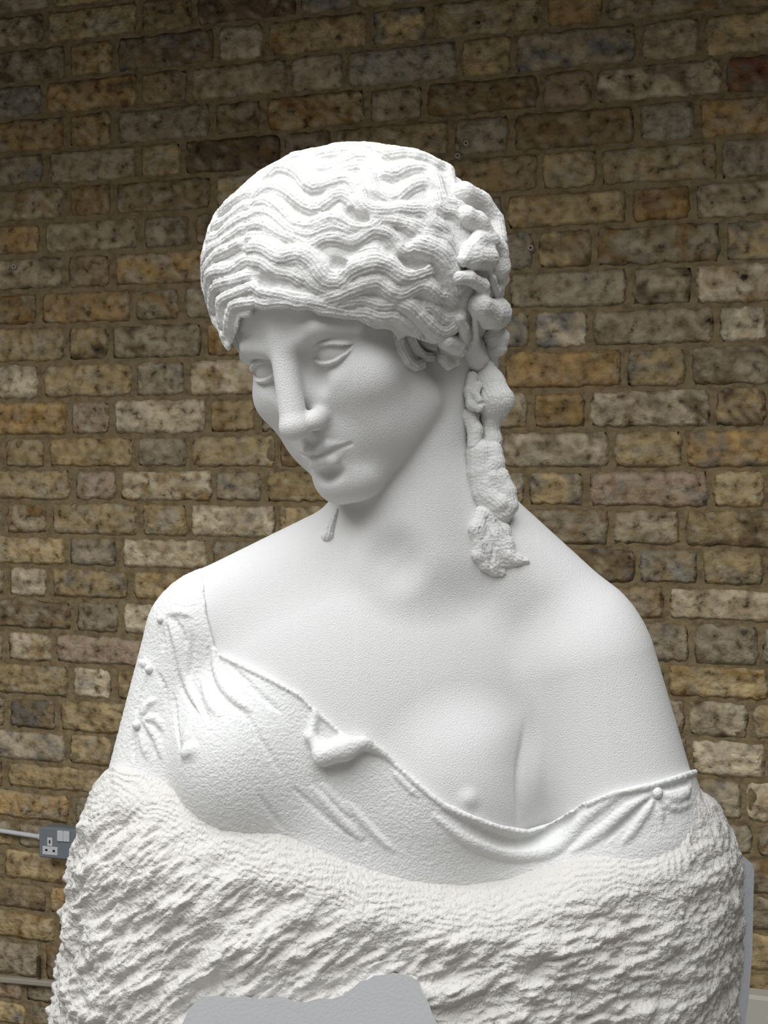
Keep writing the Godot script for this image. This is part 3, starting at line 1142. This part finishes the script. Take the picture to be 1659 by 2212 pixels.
func add_box(st: SurfaceTool, lo: Vector3, hi: Vector3, ch := 0.0) -> void:
	# a box with chamfered edges
	var c := (lo + hi) * 0.5
	var h := (hi - lo) * 0.5
	ch = minf(ch, minf(h.x, minf(h.y, h.z)) * 0.9)
	for ax in 3:
		for sg in [-1.0, 1.0]:
			var n := Vector3.ZERO
			n[ax] = sg
			var u := Vector3.ZERO
			u[(ax + 1) % 3] = 1.0
			var v := Vector3.ZERO
			v[(ax + 2) % 3] = 1.0
			var hu: float = h[(ax + 1) % 3]
			var hv: float = h[(ax + 2) % 3]
			var top: Vector3 = c + n * h[ax]
			var quad := [top - u * (hu - ch) - v * (hv - ch), top + u * (hu - ch) - v * (hv - ch), top + u * (hu - ch) + v * (hv - ch), top - u * (hu - ch) + v * (hv - ch)]
			if sg > 0.0:
				quad.reverse()
			for k in [0, 1, 2, 0, 2, 3]:
				st.add_vertex(quad[k])
			if ch <= 0.0:
				continue
			# one chamfer strip per edge between face ax and face ax+1
			for s2 in [-1.0, 1.0]:
				var a: Vector3 = c + n * h[ax] + u * s2 * (hu - ch)
				var b: Vector3 = c + n * (h[ax] - ch) + u * s2 * hu
				var w := [a - v * (hv - ch), a + v * (hv - ch), b + v * (hv - ch), b - v * (hv - ch)]
				if sg * s2 > 0.0:
					w.reverse()
				w.reverse()
				for k in [0, 1, 2, 0, 2, 3]:
					st.add_vertex(w[k])
	if ch > 0.0:
		for sx in [-1.0, 1.0]:
			for sy in [-1.0, 1.0]:
				for sz in [-1.0, 1.0]:
					var t := [c + Vector3(sx * h.x, sy * (h.y - ch), sz * (h.z - ch)), c + Vector3(sx * (h.x - ch), sy * h.y, sz * (h.z - ch)), c + Vector3(sx * (h.x - ch), sy * (h.y - ch), sz * h.z)]
					if sx * sy * sz > 0.0:
						t.reverse()
					for q in t:
						st.add_vertex(q)

func box_mesh(lo: Vector3, hi: Vector3, ch := 0.0) -> ArrayMesh:
	var st := SurfaceTool.new()
	st.begin(Mesh.PRIMITIVE_TRIANGLES)
	st.set_smooth_group(-1)
	add_box(st, lo, hi, ch)
	st.generate_normals()
	return st.commit()

func room_piece(called: String, lo: Vector3, hi: Vector3, m: Material, label: String) -> MeshInstance3D:
	var o := part(called, box_mesh(lo, hi), m, self)
	o.position = Vector3(wall_at(CX, CY).x, 0, wall_at(CX, CY).z)
	o.rotation.y = WALL_TURN
	tag(o, label, "", "", "structure")
	return o

var wob: FastNoiseLite

# one worn brick: its face is a grid, bulging, chipped at the edges
func brick_mesh(q: Array, col: Color, col2: Color, sd: int) -> ArrayMesh:
	var nx := 16 if q[1].x - q[0].x > 0.14 else 9
	var ny := 6
	var rng := RandomNumberGenerator.new()
	rng.seed = sd * 7919 + 13
	var proud := rng.randf_range(0.003, 0.008)
	var stain: Color = [Color("b5ab98"), Color("8d6a38"), Color("77777a"), Color("5a4a34"), Color("a98f66"), Color("b9b0a0")][rng.randi() % 6]
	var amount := rng.randf_range(0.3, 0.9)
	var tilt := rng.randf_range(-0.004, 0.004)
	var v := PackedVector3Array()
	var cl := PackedColorArray()
	var idx := PackedInt32Array()
	for j in ny + 1:
		for i in nx + 1:
			var a := float(i) / nx
			var b := float(j) / ny
			# crowd the grid lines to the edges
			a = lerpf(a, smoothstep(0.0, 1.0, a), 0.35)
			b = lerpf(b, smoothstep(0.0, 1.0, b), 0.35)
			var top: Vector2 = q[0].lerp(q[1], a)
			var bot: Vector2 = q[3].lerp(q[2], a)
			var at := top.lerp(bot, b)
			var w: float = q[0].distance_to(q[1])
			var h: float = q[0].distance_to(q[3])
			var ex := minf(a, 1.0 - a) * w
			var ey := minf(b, 1.0 - b) * h
			var k := 400.0
			var n1 := wob.get_noise_3d(at.x * k, at.y * k, sd * 37.0)
			var n2 := wob.get_noise_3d(at.x * k + 500.0, at.y * k, sd * 37.0)
			var edge := ex < 0.001 or ey < 0.001
			# rounded corners and ragged arrises
			var c := Vector2(clampf((0.016 - ex) / 0.016, 0.0, 1.0), clampf((0.016 - ey) / 0.016, 0.0, 1.0))
			var mid: Vector2 = (q[0] + q[1] + q[2] + q[3]) * 0.25
			if edge:
				at = at.lerp(mid, 0.0)
				at += (mid - at).normalized() * (c.x * c.y * 0.004) + Vector2(n1, n2) * 0.006
			var z := proud * (1.0 - 0.35 * pow(maxf(c.x, c.y), 2.0)) + n1 * 0.0035 + tilt * (a - 0.5) * 2.0
			if edge:
				z = 0.0005
			v.append(Vector3(at.x, at.y, z))
			var m := clampf(0.5 + 1.5 * wob.get_noise_3d(at.x * 130.0, at.y * 220.0, sd * 91.0), 0.0, 1.0)
			var cc := col.lerp(col2, m)
			var n3 := wob.get_noise_3d(at.x * 160.0 + 300.0, at.y * 200.0, sd * 53.0)
			cc = cc.lerp(stain, smoothstep(0.02, 0.32, n3) * amount)
			var n4 := wob.get_noise_3d(at.x * 420.0, at.y * 520.0, sd * 29.0 + 7.0)
			cc = cc.lerp(Color("c4bba8"), smoothstep(0.18, 0.42, n4) * 0.55)
			cl.append(cc.srgb_to_linear())
	for j in ny:
		for i in nx:
			var p := j * (nx + 1) + i
			for k in [p, p + 1, p + nx + 2, p, p + nx + 2, p + nx + 1]:
				idx.append(k)
	# ring that goes back into the wall
	var ring := []
	for i in nx + 1: ring.append(i)
	for j in range(1, ny + 1): ring.append(j * (nx + 1) + nx)
	for i in range(nx - 1, -1, -1): ring.append(ny * (nx + 1) + i)
	for j in range(ny - 1, 0, -1): ring.append(j * (nx + 1))
	var base := v.size()
	for r in ring:
		v.append(v[r] + Vector3(0, 0, -0.03))
		cl.append(cl[r])
	for i in ring.size():
		var a: int = ring[i]
		var b: int = ring[(i + 1) % ring.size()]
		var c := base + i
		var d := base + (i + 1) % ring.size()
		for k in [a, c, d, a, d, b]:
			idx.append(k)
	var nrm := PackedVector3Array()
	nrm.resize(v.size())
	for i in range(0, idx.size(), 3):
		var n := (v[idx[i + 2]] - v[idx[i]]).cross(v[idx[i + 1]] - v[idx[i]])
		for k in 3:
			nrm[idx[i + k]] += n
	for i in nrm.size():
		nrm[i] = nrm[i].normalized()
	var arr := []
	arr.resize(Mesh.ARRAY_MAX)
	arr[Mesh.ARRAY_VERTEX] = v
	arr[Mesh.ARRAY_NORMAL] = nrm
	arr[Mesh.ARRAY_COLOR] = cl
	arr[Mesh.ARRAY_INDEX] = idx
	var am := ArrayMesh.new()
	am.add_surface_from_arrays(Mesh.PRIMITIVE_TRIANGLES, arr)
	return am

# bed joints: photo rows at the left and the right border of the picture
const BED_L := [-37, 34, 108, 185, 260, 335, 407, 483, 557, 633, 707, 787, 867, 944, 1013, 1082, 1155, 1221, 1290, 1359, 1429, 1500, 1573, 1640, 1701, 1768, 1829, 1898, 1962, 2025, 2106, 2157, 2212, 2270]
const BED_R := [-255, -165, -75, 16, 112, 199, 293, 385, 470, 564, 655, 742, 834, 924, 1015, 1102, 1187, 1272, 1350, 1444, 1518, 1603, 1688, 1782, 1856, 1936, 2015, 2102, 2178, 2255, 2340, 2400, 2460, 2520]
# upright joints of every course (photo columns) and what the bricks between them look like
const COURSES := [
	["gy", [-60, 110, 300]],
	["gybdgy", [-40, 101, 300, 422, 645, 765, 980]],
	["gybwyyyogb", [-60, 146, 249, 467, 573, 799, 927, 1177, 1307, 1576, 1700]],
	["kobggkyggy", [-20, 96, 302, 410, 625, 746, 992, 1110, 1381, 1517, 1790]],
	["oygbygbpwr", [-60, 144, 248, 461, 570, 795, 916, 1169, 1285, 1562, 1690]],
	["ggydbygbko", [-10, 100, 300, 395, 610, 720, 976, 1105, 1378, 1507, 1780]],
	["gobyybyyyg", [-60, 145, 246, 461, 565, 780, 960, 1166, 1294, 1554, 1690]],
	["oggbbykyog", [-20, 92, 305, 415, 630, 740, 960, 1090, 1359, 1498, 1760]],
	["gbobbgkygy", [-60, 142, 244, 460, 565, 780, 1050, 1158, 1283, 1562, 1690]],
	["boggybggw", [-20, 87, 288, 393, 600, 800, 1095, 1361, 1500, 1770]],
	["yygygbgwgw", [-60, 143, 240, 441, 545, 760, 1050, 1151, 1276, 1549, 1660]],
	["wygwyyoyg", [-10, 90, 290, 403, 610, 800, 1085, 1348, 1489, 1760]],
	["opwygbgowy", [-60, 149, 243, 450, 557, 780, 1040, 1148, 1269, 1540, 1662]],
	["gyygybgwyo", [-95, 7, 102, 293, 410, 600, 800, 1080, 1321, 1480, 1750]],
	["ypwgybgypy", [-50, 158, 258, 463, 570, 780, 1030, 1137, 1267, 1536, 1657]],
	["ggyywybggy", [-95, 9, 108, 303, 410, 600, 800, 1080, 1321, 1475, 1740]],
	["ygwggygbkyb", [-60, 146, 258, 455, 570, 780, 1000, 1190, 1377, 1512, 1655, 1760]],
	["gwyygygygw", [-90, 14, 110, 283, 405, 600, 800, 1000, 1200, 1442, 1680]],
	["bgwgygyggw", [-50, 160, 264, 460, 600, 800, 1000, 1385, 1493, 1643, 1760]],
	["gwpyggygyy", [-90, 14, 116, 330, 440, 640, 900, 1200, 1440, 1665, 1760]],
	["ywygygpwy", [-60, 152, 248, 450, 700, 1000, 1300, 1484, 1621, 1830]],
	["gbyygygwy", [-80, 17, 125, 330, 440, 800, 1200, 1490, 1658, 1760]],
	["wyyggbgw", [-60, 146, 247, 450, 800, 1200, 1500, 1607, 1800]],
	["byggygg", [-190, 13, 225, 330, 700, 1520, 1631, 1850]],
	["oggyg", [-60, 157, 260, 500, 1560, 1720]],
	["yggyg", [-160, 35, 150, 400, 1580, 1720]],
	["gyygy", [-90, 5, 210, 500, 1540, 1720]],
	["bogy", [-100, 105, 250, 1560, 1720]],
	["ygg", [-90, 125, 330, 1560]],
	["gbg", [-100, 92, 290, 500]],
	["pgg", [-60, 53, 260, 480]],
	["yg", [-40, 62, 260]],
]
const TONES := {"y": ["a08e6b", "857657"], "o": ["9a8055", "7f6c50"], "g": ["968b75", "7c715c"], "w": ["b4a992", "8f836c"], "b": ["7f6e52", "665842"], "d": ["584b3b", "6c5c45"], "r": ["6a4232", "70593f"], "k": ["77746c", "7d7462"], "p": ["93806f", "85765f"]}

func build_room() -> void:
	wob = FastNoiseLite.new()
	wob.noise_type = FastNoiseLite.TYPE_SIMPLEX_SMOOTH
	wob.frequency = 0.12
	wob.fractal_octaves = 3
	wob.seed = 21
	var plaster := StandardMaterial3D.new()
	plaster.resource_name = "pale_plaster"
	plaster.albedo_color = Color(0.60, 0.59, 0.57)
	plaster.roughness = 0.95
	var white: StandardMaterial3D = plaster.duplicate()
	white.resource_name = "white_paint"
	white.albedo_color = Color(0.9, 0.9, 0.89)
	var concrete := StandardMaterial3D.new()
	concrete.resource_name = "concrete"
	concrete.albedo_color = Color(0.58, 0.57, 0.55)
	concrete.roughness = 0.9
	var mortar := StandardMaterial3D.new()
	mortar.resource_name = "mortar"
	mortar.albedo_color = Color(0.615, 0.54, 0.41)
	mortar.roughness = 0.95
	mortar.uv1_triplanar = true
	mortar.uv1_world_triplanar = true
	mortar.uv1_scale = Vector3.ONE * 1.6
	mortar.albedo_texture = noise_tex(0.02, 5, 8, ramp([[0.0, Color(0.62, 0.6, 0.56)], [0.5, Color(0.9, 0.9, 0.88)], [1.0, Color(1, 1, 1)]]))
	mortar.heightmap_enabled = true
	mortar.heightmap_scale = 0.5
	mortar.heightmap_texture = noise_tex(0.03, 5, 15)
	var clay := StandardMaterial3D.new()
	clay.resource_name = "stock_brick"
	clay.vertex_color_use_as_albedo = true
	clay.roughness = 0.93
	clay.uv1_triplanar = true
	clay.uv1_world_triplanar = true
	clay.uv1_scale = Vector3.ONE * 1.5
	clay.albedo_texture = noise_tex(0.022, 5, 5, ramp([[0.0, Color(0.12, 0.1, 0.08)], [0.17, Color(0.3, 0.26, 0.22)], [0.22, Color(0.7, 0.67, 0.62)], [0.42, Color(0.88, 0.86, 0.83)], [0.6, Color(1, 0.99, 0.98)], [1.0, Color(1, 1, 1)]]))
	clay.heightmap_enabled = true
	clay.heightmap_scale = 0.7
	clay.heightmap_texture = noise_tex(0.03, 5, 6)
	var wx := -4.2
	var w := room_piece("wall_back", Vector3(wx, 0, -0.25), Vector3(4.2, CEIL, 0.0), mortar, "old wall of worn yellow stock bricks in brown mortar")
	var n := 0
	var more := SurfaceTool.new()       # the wall goes on beside the picture: joined bricks
	more.begin(Mesh.PRIMITIVE_TRIANGLES)
	for r in COURSES.size():
		var tones: String = COURSES[r][0]
		var xs: Array = COURSES[r][1].duplicate()
		var seen: int = xs.size() - 1
		var lead := 0
		var dice := RandomNumberGenerator.new()
		dice.seed = r + 400
		if xs[-1] > 1600:
			for k in 5:
				xs.append(xs[-1] + (250 if k % 2 else 135) + dice.randi() % 20)
		for k in 5:
			xs.push_front(xs[0] - (190 if k % 2 else 98) - dice.randi() % 14)
			lead += 1
		for i in xs.size() - 1:
			var ln := func(b: int, x: float) -> float: return lerpf(BED_L[b], BED_R[b], x / 1659.0)
			var x0: float = xs[i]
			var x1: float = xs[i + 1]
			var own := i >= lead and i < lead + seen
			var rng := RandomNumberGenerator.new()
			rng.seed = r * 100 + i - lead
			var g := 4.8 + rng.randf() * 3.0
			var gy := 4.2 + rng.randf() * 2.2
			var q := [wall_xy(x0 + g, ln.call(r, x0) + gy), wall_xy(x1 - g, ln.call(r, x1) + gy), wall_xy(x1 - g, ln.call(r + 1, x1) - gy), wall_xy(x0 + g, ln.call(r + 1, x0) - gy)]
			var tone: Array = TONES[tones[mini(i - lead, tones.length() - 1)] if own else "ygybgwo"[dice.randi() % 7]]
			var c1 := Color(tone[0])
			var c2 := Color(tone[1])
			var f := rng.randf_range(1.14, 1.4)
			var m := brick_mesh(q, Color(c1.r * f, c1.g * f, c1.b * f), Color(c2.r * f, c2.g * f, c2.b * f), r * 16 + i - lead)
			if not own:
				more.append_from(m, 0, Transform3D())
				continue
			var b := part("brick", m, clay, w)
			b.position.y = EYE
			n += 1
	var rest := part("brickwork", more.commit(), clay, w)
	rest.position.y = EYE
	tag(rest, "", "", "", "stuff")
	tick("bricks %d" % n)
	room_piece("floor", Vector3(-4.2, -0.2, 0), Vector3(4.2, 0.0, 6.2), concrete, "plain concrete floor")
	room_piece("wall_left", Vector3(-4.2, 0, 0), Vector3(-4.0, CEIL, 6.2), plaster, "pale plastered wall left of the bust")
	room_piece("wall_right", Vector3(4.0, 0, 0), Vector3(4.2, CEIL, 6.2), plaster, "pale plastered wall right of the bust")
	room_piece("wall_front", Vector3(-4.2, 0, 6.0), Vector3(4.2, CEIL, 6.2), white, "pale plastered wall behind the camera")
	# ceiling with one deep roof light
	room_piece("ceiling", Vector3(-4.2, CEIL, -0.25), Vector3(4.2, CEIL + 0.2, HZ0), plaster, "plastered ceiling along the brick wall")
	room_piece("ceiling", Vector3(-4.2, CEIL, HZ1), Vector3(4.2, CEIL + 0.2, 6.2), plaster, "plastered ceiling over the front of the room")
	room_piece("ceiling", Vector3(-4.2, CEIL, HZ0), Vector3(HX0, CEIL + 0.2, HZ1), plaster, "plastered ceiling left of the roof light")
	room_piece("ceiling", Vector3(HX1, CEIL, HZ0), Vector3(4.2, CEIL + 0.2, HZ1), plaster, "plastered ceiling right of the roof light")
	room_piece("trim_1", Vector3(HX0 - 0.1, CEIL + 0.2, HZ0 - 0.1), Vector3(HX1 + 0.1, CEIL + 1.0, HZ0), plaster, "plastered back upstand of the roof light")
	room_piece("trim_2", Vector3(HX0 - 0.1, CEIL + 0.2, HZ1), Vector3(HX1 + 0.1, CEIL + 1.0, HZ1 + 0.1), plaster, "plastered front upstand of the roof light")
	room_piece("trim_3", Vector3(HX0 - 0.1, CEIL + 0.2, HZ0), Vector3(HX0, CEIL + 1.0, HZ1), plaster, "plastered left upstand of the roof light")
	room_piece("trim_4", Vector3(HX1, CEIL + 0.2, HZ0), Vector3(HX1 + 0.1, CEIL + 1.0, HZ1), plaster, "plastered right upstand of the roof light")
	var glow := StandardMaterial3D.new()
	glow.resource_name = "opal_glass"
	glow.albedo_color = Color(0.9, 0.9, 0.9)
	glow.emission_enabled = true
	glow.emission = Color(0.95, 0.98, 1.0)
	glow.emission_energy_multiplier = 0.6
	room_piece("window_1", Vector3(HX0 - 0.1, CEIL + 1.0, HZ0 - 0.1), Vector3(HX1 + 0.1, CEIL + 1.06, HZ1 + 0.1), glow, "opal glass roof light full of daylight")

# ------------------------------------------------------------------ small things on the wall
func plain(called: String, c: Color, rough_ := 0.5) -> StandardMaterial3D:
	var m := StandardMaterial3D.new()
	m.resource_name = called
	m.albedo_color = c
	m.roughness = rough_
	return m

# a thing on the wall: its node stands at a photo pixel, turned like the wall
func on_wall(called: String, px: float, py: float) -> Node3D:
	var n := Node3D.new()
	n.name = called
	n.position = wall_at(px, py)
	n.rotation.y = WALL_TURN
	add_child(n, true)
	return n

func lathe(profile: Array, sides := 20) -> ArrayMesh:
	# profile: [radius, height]; turned about z
	var st := SurfaceTool.new()
	st.begin(Mesh.PRIMITIVE_TRIANGLES)
	st.set_smooth_group(-1)
	for i in profile.size() - 1:
		for k in sides:
			var a0 := TAU * k / sides
			var a1 := TAU * (k + 1) / sides
			var p := [Vector3(cos(a0) * profile[i][0], sin(a0) * profile[i][0], profile[i][1]), Vector3(cos(a1) * profile[i][0], sin(a1) * profile[i][0], profile[i][1]),
				Vector3(cos(a1) * profile[i + 1][0], sin(a1) * profile[i + 1][0], profile[i + 1][1]), Vector3(cos(a0) * profile[i + 1][0], sin(a0) * profile[i + 1][0], profile[i + 1][1])]
			for j in [0, 2, 1, 0, 3, 2]:
				st.add_vertex(p[j])
	st.generate_normals()
	return st.commit()

func build_details() -> void:
	var grey := plain("grey_plastic", Color(0.50, 0.525, 0.55), 0.45)
	var white := plain("white_plastic", Color(0.86, 0.86, 0.87), 0.4)
	var dark := plain("dark_slot", Color(0.05, 0.05, 0.05), 0.6)
	var steel := plain("zinc", Color(0.55, 0.54, 0.52), 0.45)
	steel.metallic = 0.6
	# twin switched socket in a surface box; a photo pixel on its front, in the box's own metres
	var so := on_wall("socket", 109, 1841)
	tag(so, "grey twin switched socket in a surface box on the brick wall at lower left", "socket")
	var o2 := wall_xy(109, 1841)
	var at := func(px: float, py: float) -> Vector2: return wall_xy(px + 25.0, py - 9.0) - o2
	var tr: Vector2 = at.call(84, 1787)
	part("back_box", box_mesh(Vector3(0, 0, 0), Vector3(0.150, tr.y, 0.036), 0.004), grey, so)
	var plate := part("face_plate", box_mesh(Vector3(-0.001, -0.001, 0.0362), Vector3(0.151, tr.y + 0.001, 0.0455), 0.003), grey, so)
	var zf := 0.0455
	var piece := func(called: String, x0: float, y0: float, x1: float, y1: float, m: Material, h: float, parent: Node3D, dx: float, z0: float) -> MeshInstance3D:
		var a: Vector2 = at.call(x0, y1)
		var b: Vector2 = at.call(x1, y0)
		return part(called, box_mesh(Vector3(a.x + dx, a.y, z0), Vector3(b.x + dx, b.y, z0 + h), 0.0015), m, parent)
	for k in 2:
		var dx := 0.068 * k
		for h in 2:
			piece.call("rocker", 124.0 + 13.5 * h, 1794.0 + h, 137.0 + 13.5 * h, 1816.0 + h, white, 0.004, plate, dx, zf)
		var ins: MeshInstance3D = piece.call("earth_insert", 102, 1809, 113, 1826, white, 0.0012, plate, dx, zf)
		tag(ins, "white insert round the earth slot")
		piece.call("slot", 106, 1814, 109, 1821, dark, 0.0006, plate, dx, zf + 0.0012)
		piece.call("pin_insert", 92, 1829, 124, 1844, white, 0.0012, plate, dx, zf)
		piece.call("slot", 98, 1833, 103, 1837, dark, 0.0006, plate, dx, zf + 0.0012)
		piece.call("slot", 114, 1835, 119, 1839, dark, 0.0006, plate, dx, zf + 0.0012)
	# its cable
	var ca := on_wall("cable", 107, 1806)
	tag(ca, "short white cable running from the left edge into the grey socket", "cable")
	var o3 := wall_xy(107, 1806)
	var a3 := wall_xy(-140, 1768) - o3
	var tube := lathe([[0.0, 0.0], [0.0050, 0.0], [0.0050, 0.24 if a3.length() < 0.1 else a3.length()], [0.0, a3.length()]], 16)
	var run := part("sheath", tube, white, ca)
	run.position = Vector3(a3.x, a3.y, 0.016)
	run.basis = Basis(Quaternion(Vector3(0, 0, 1), Vector3(-a3.x, -a3.y, 0).normalized()))
	var gland := part("gland", lathe([[0.0, -0.018], [0.0065, -0.018], [0.0075, -0.010], [0.0105, -0.008], [0.0115, 0.0], [0.0, 0.0]], 18), white, ca)
	gland.position = Vector3(0, 0, 0.016)
	gland.basis = Basis(Quaternion(Vector3(0, 0, 1), Vector3(-a3.x, -a3.y, 0).normalized()))
	# the pale ledge low at the left, a stud above it, and old plugs
	var l0 := wall_xy(-80, 2101)
	var l1 := wall_xy(300, 2134)
	var le := on_wall("trim_5", -80, 2101)
	var bar := part("ledge", box_mesh(Vector3(0, -0.011, -0.01), Vector3(l0.distance_to(l1), 0.002, 0.016), 0.003), plain("pale_render", Color(0.66, 0.63, 0.56), 0.9), le)
	bar.rotation.z = (l1 - l0).angle()
	tag(le, "thin pale rendered ledge low on the brick wall", "", "", "structure")
	var stud := on_wall("threaded_stud", 88, 2108)
	tag(stud, "short rusty threaded stud standing in a mortar joint above the ledge", "stud")
	var prof := [[0.0, 0.0]]
	for i in 12:
		prof.append([0.0048, i * 0.0040])
		prof.append([0.0032, i * 0.0040 + 0.0022])
	prof.append([0.0, 0.05])
	var sm := part("thread", lathe(prof, 12), plain("rust", Color(0.30, 0.24, 0.16), 0.8), stud)
	sm.rotation.x = -PI / 2
	sm.position = Vector3(0, 0, 0.009)
	var plugs := [[1011, 313, "small pale wall plug in a brick right of the crown, upper of a close pair"], [993, 340, "small pale wall plug right of the crown, lower of a close pair"], [1150, 538, "grey wall plug in the brick close beside the hair knot"], [38, 578, "pale wall plug on a dark brick at the left edge"]]
	for q in plugs:
		var pl := on_wall("wall_plug", q[0], q[1])
		tag(pl, q[2], "wall plug", "old plugs in the brick wall")
		part("collar", lathe([[0.0022, 0.004], [0.0026, 0.0155], [0.0052, 0.0155], [0.0060, 0.013], [0.0060, 0.0]], 16), plain("plug", Color(0.68, 0.66, 0.62), 0.6), pl)
		part("hole", lathe([[0.0, 0.0105], [0.0027, 0.0105]], 12), dark, pl)
	# pale board low at the right
	var b0 := wall_at(1655, 2124)
	var bo := Node3D.new()
	bo.name = "stone_slab"
	bo.rotation.y = WALL_TURN
	bo.position = room_to_world(Vector3(wall_xy(1611, 2124).x, 0, 0.012))
	add_child(bo)
	part("slab", box_mesh(Vector3(0, 0, 0), Vector3(0.6, b0.y - 0.006, 0.05), 0.006), plain("pale_stone", Color(0.80, 0.78, 0.73), 0.8), bo)
	tag(bo, "pale smooth stone slab standing against the brick wall at lower right", "slab")
	# what the bust stands on
	var pn := Node3D.new()
	pn.name = "plinth"
	add_child(pn)
	var top := EYE - 1420.0 * U
	part("block", box_mesh(Vector3(-0.36, 0.0, -0.215), Vector3(0.36, top - 0.014, 0.14), 0.01), plain("plinth_paint", Color(0.5, 0.5, 0.5), 0.8), pn)
	tag(pn, "plain grey plinth under the rough block of the bust", "plinth")

func room_to_world(p: Vector3) -> Vector3:
	var w := wall_at(CX, CY)
	return Vector3(w.x, 0, w.z) + p.rotated(Vector3.UP, WALL_TURN)

const CEIL := 2.72
const HX0 := -1.9
const HX1 := 2.1
const HZ0 := 1.45
const HZ1 := 4.6

func _build() -> void:
	build_room()
	build_bust()
	build_details()
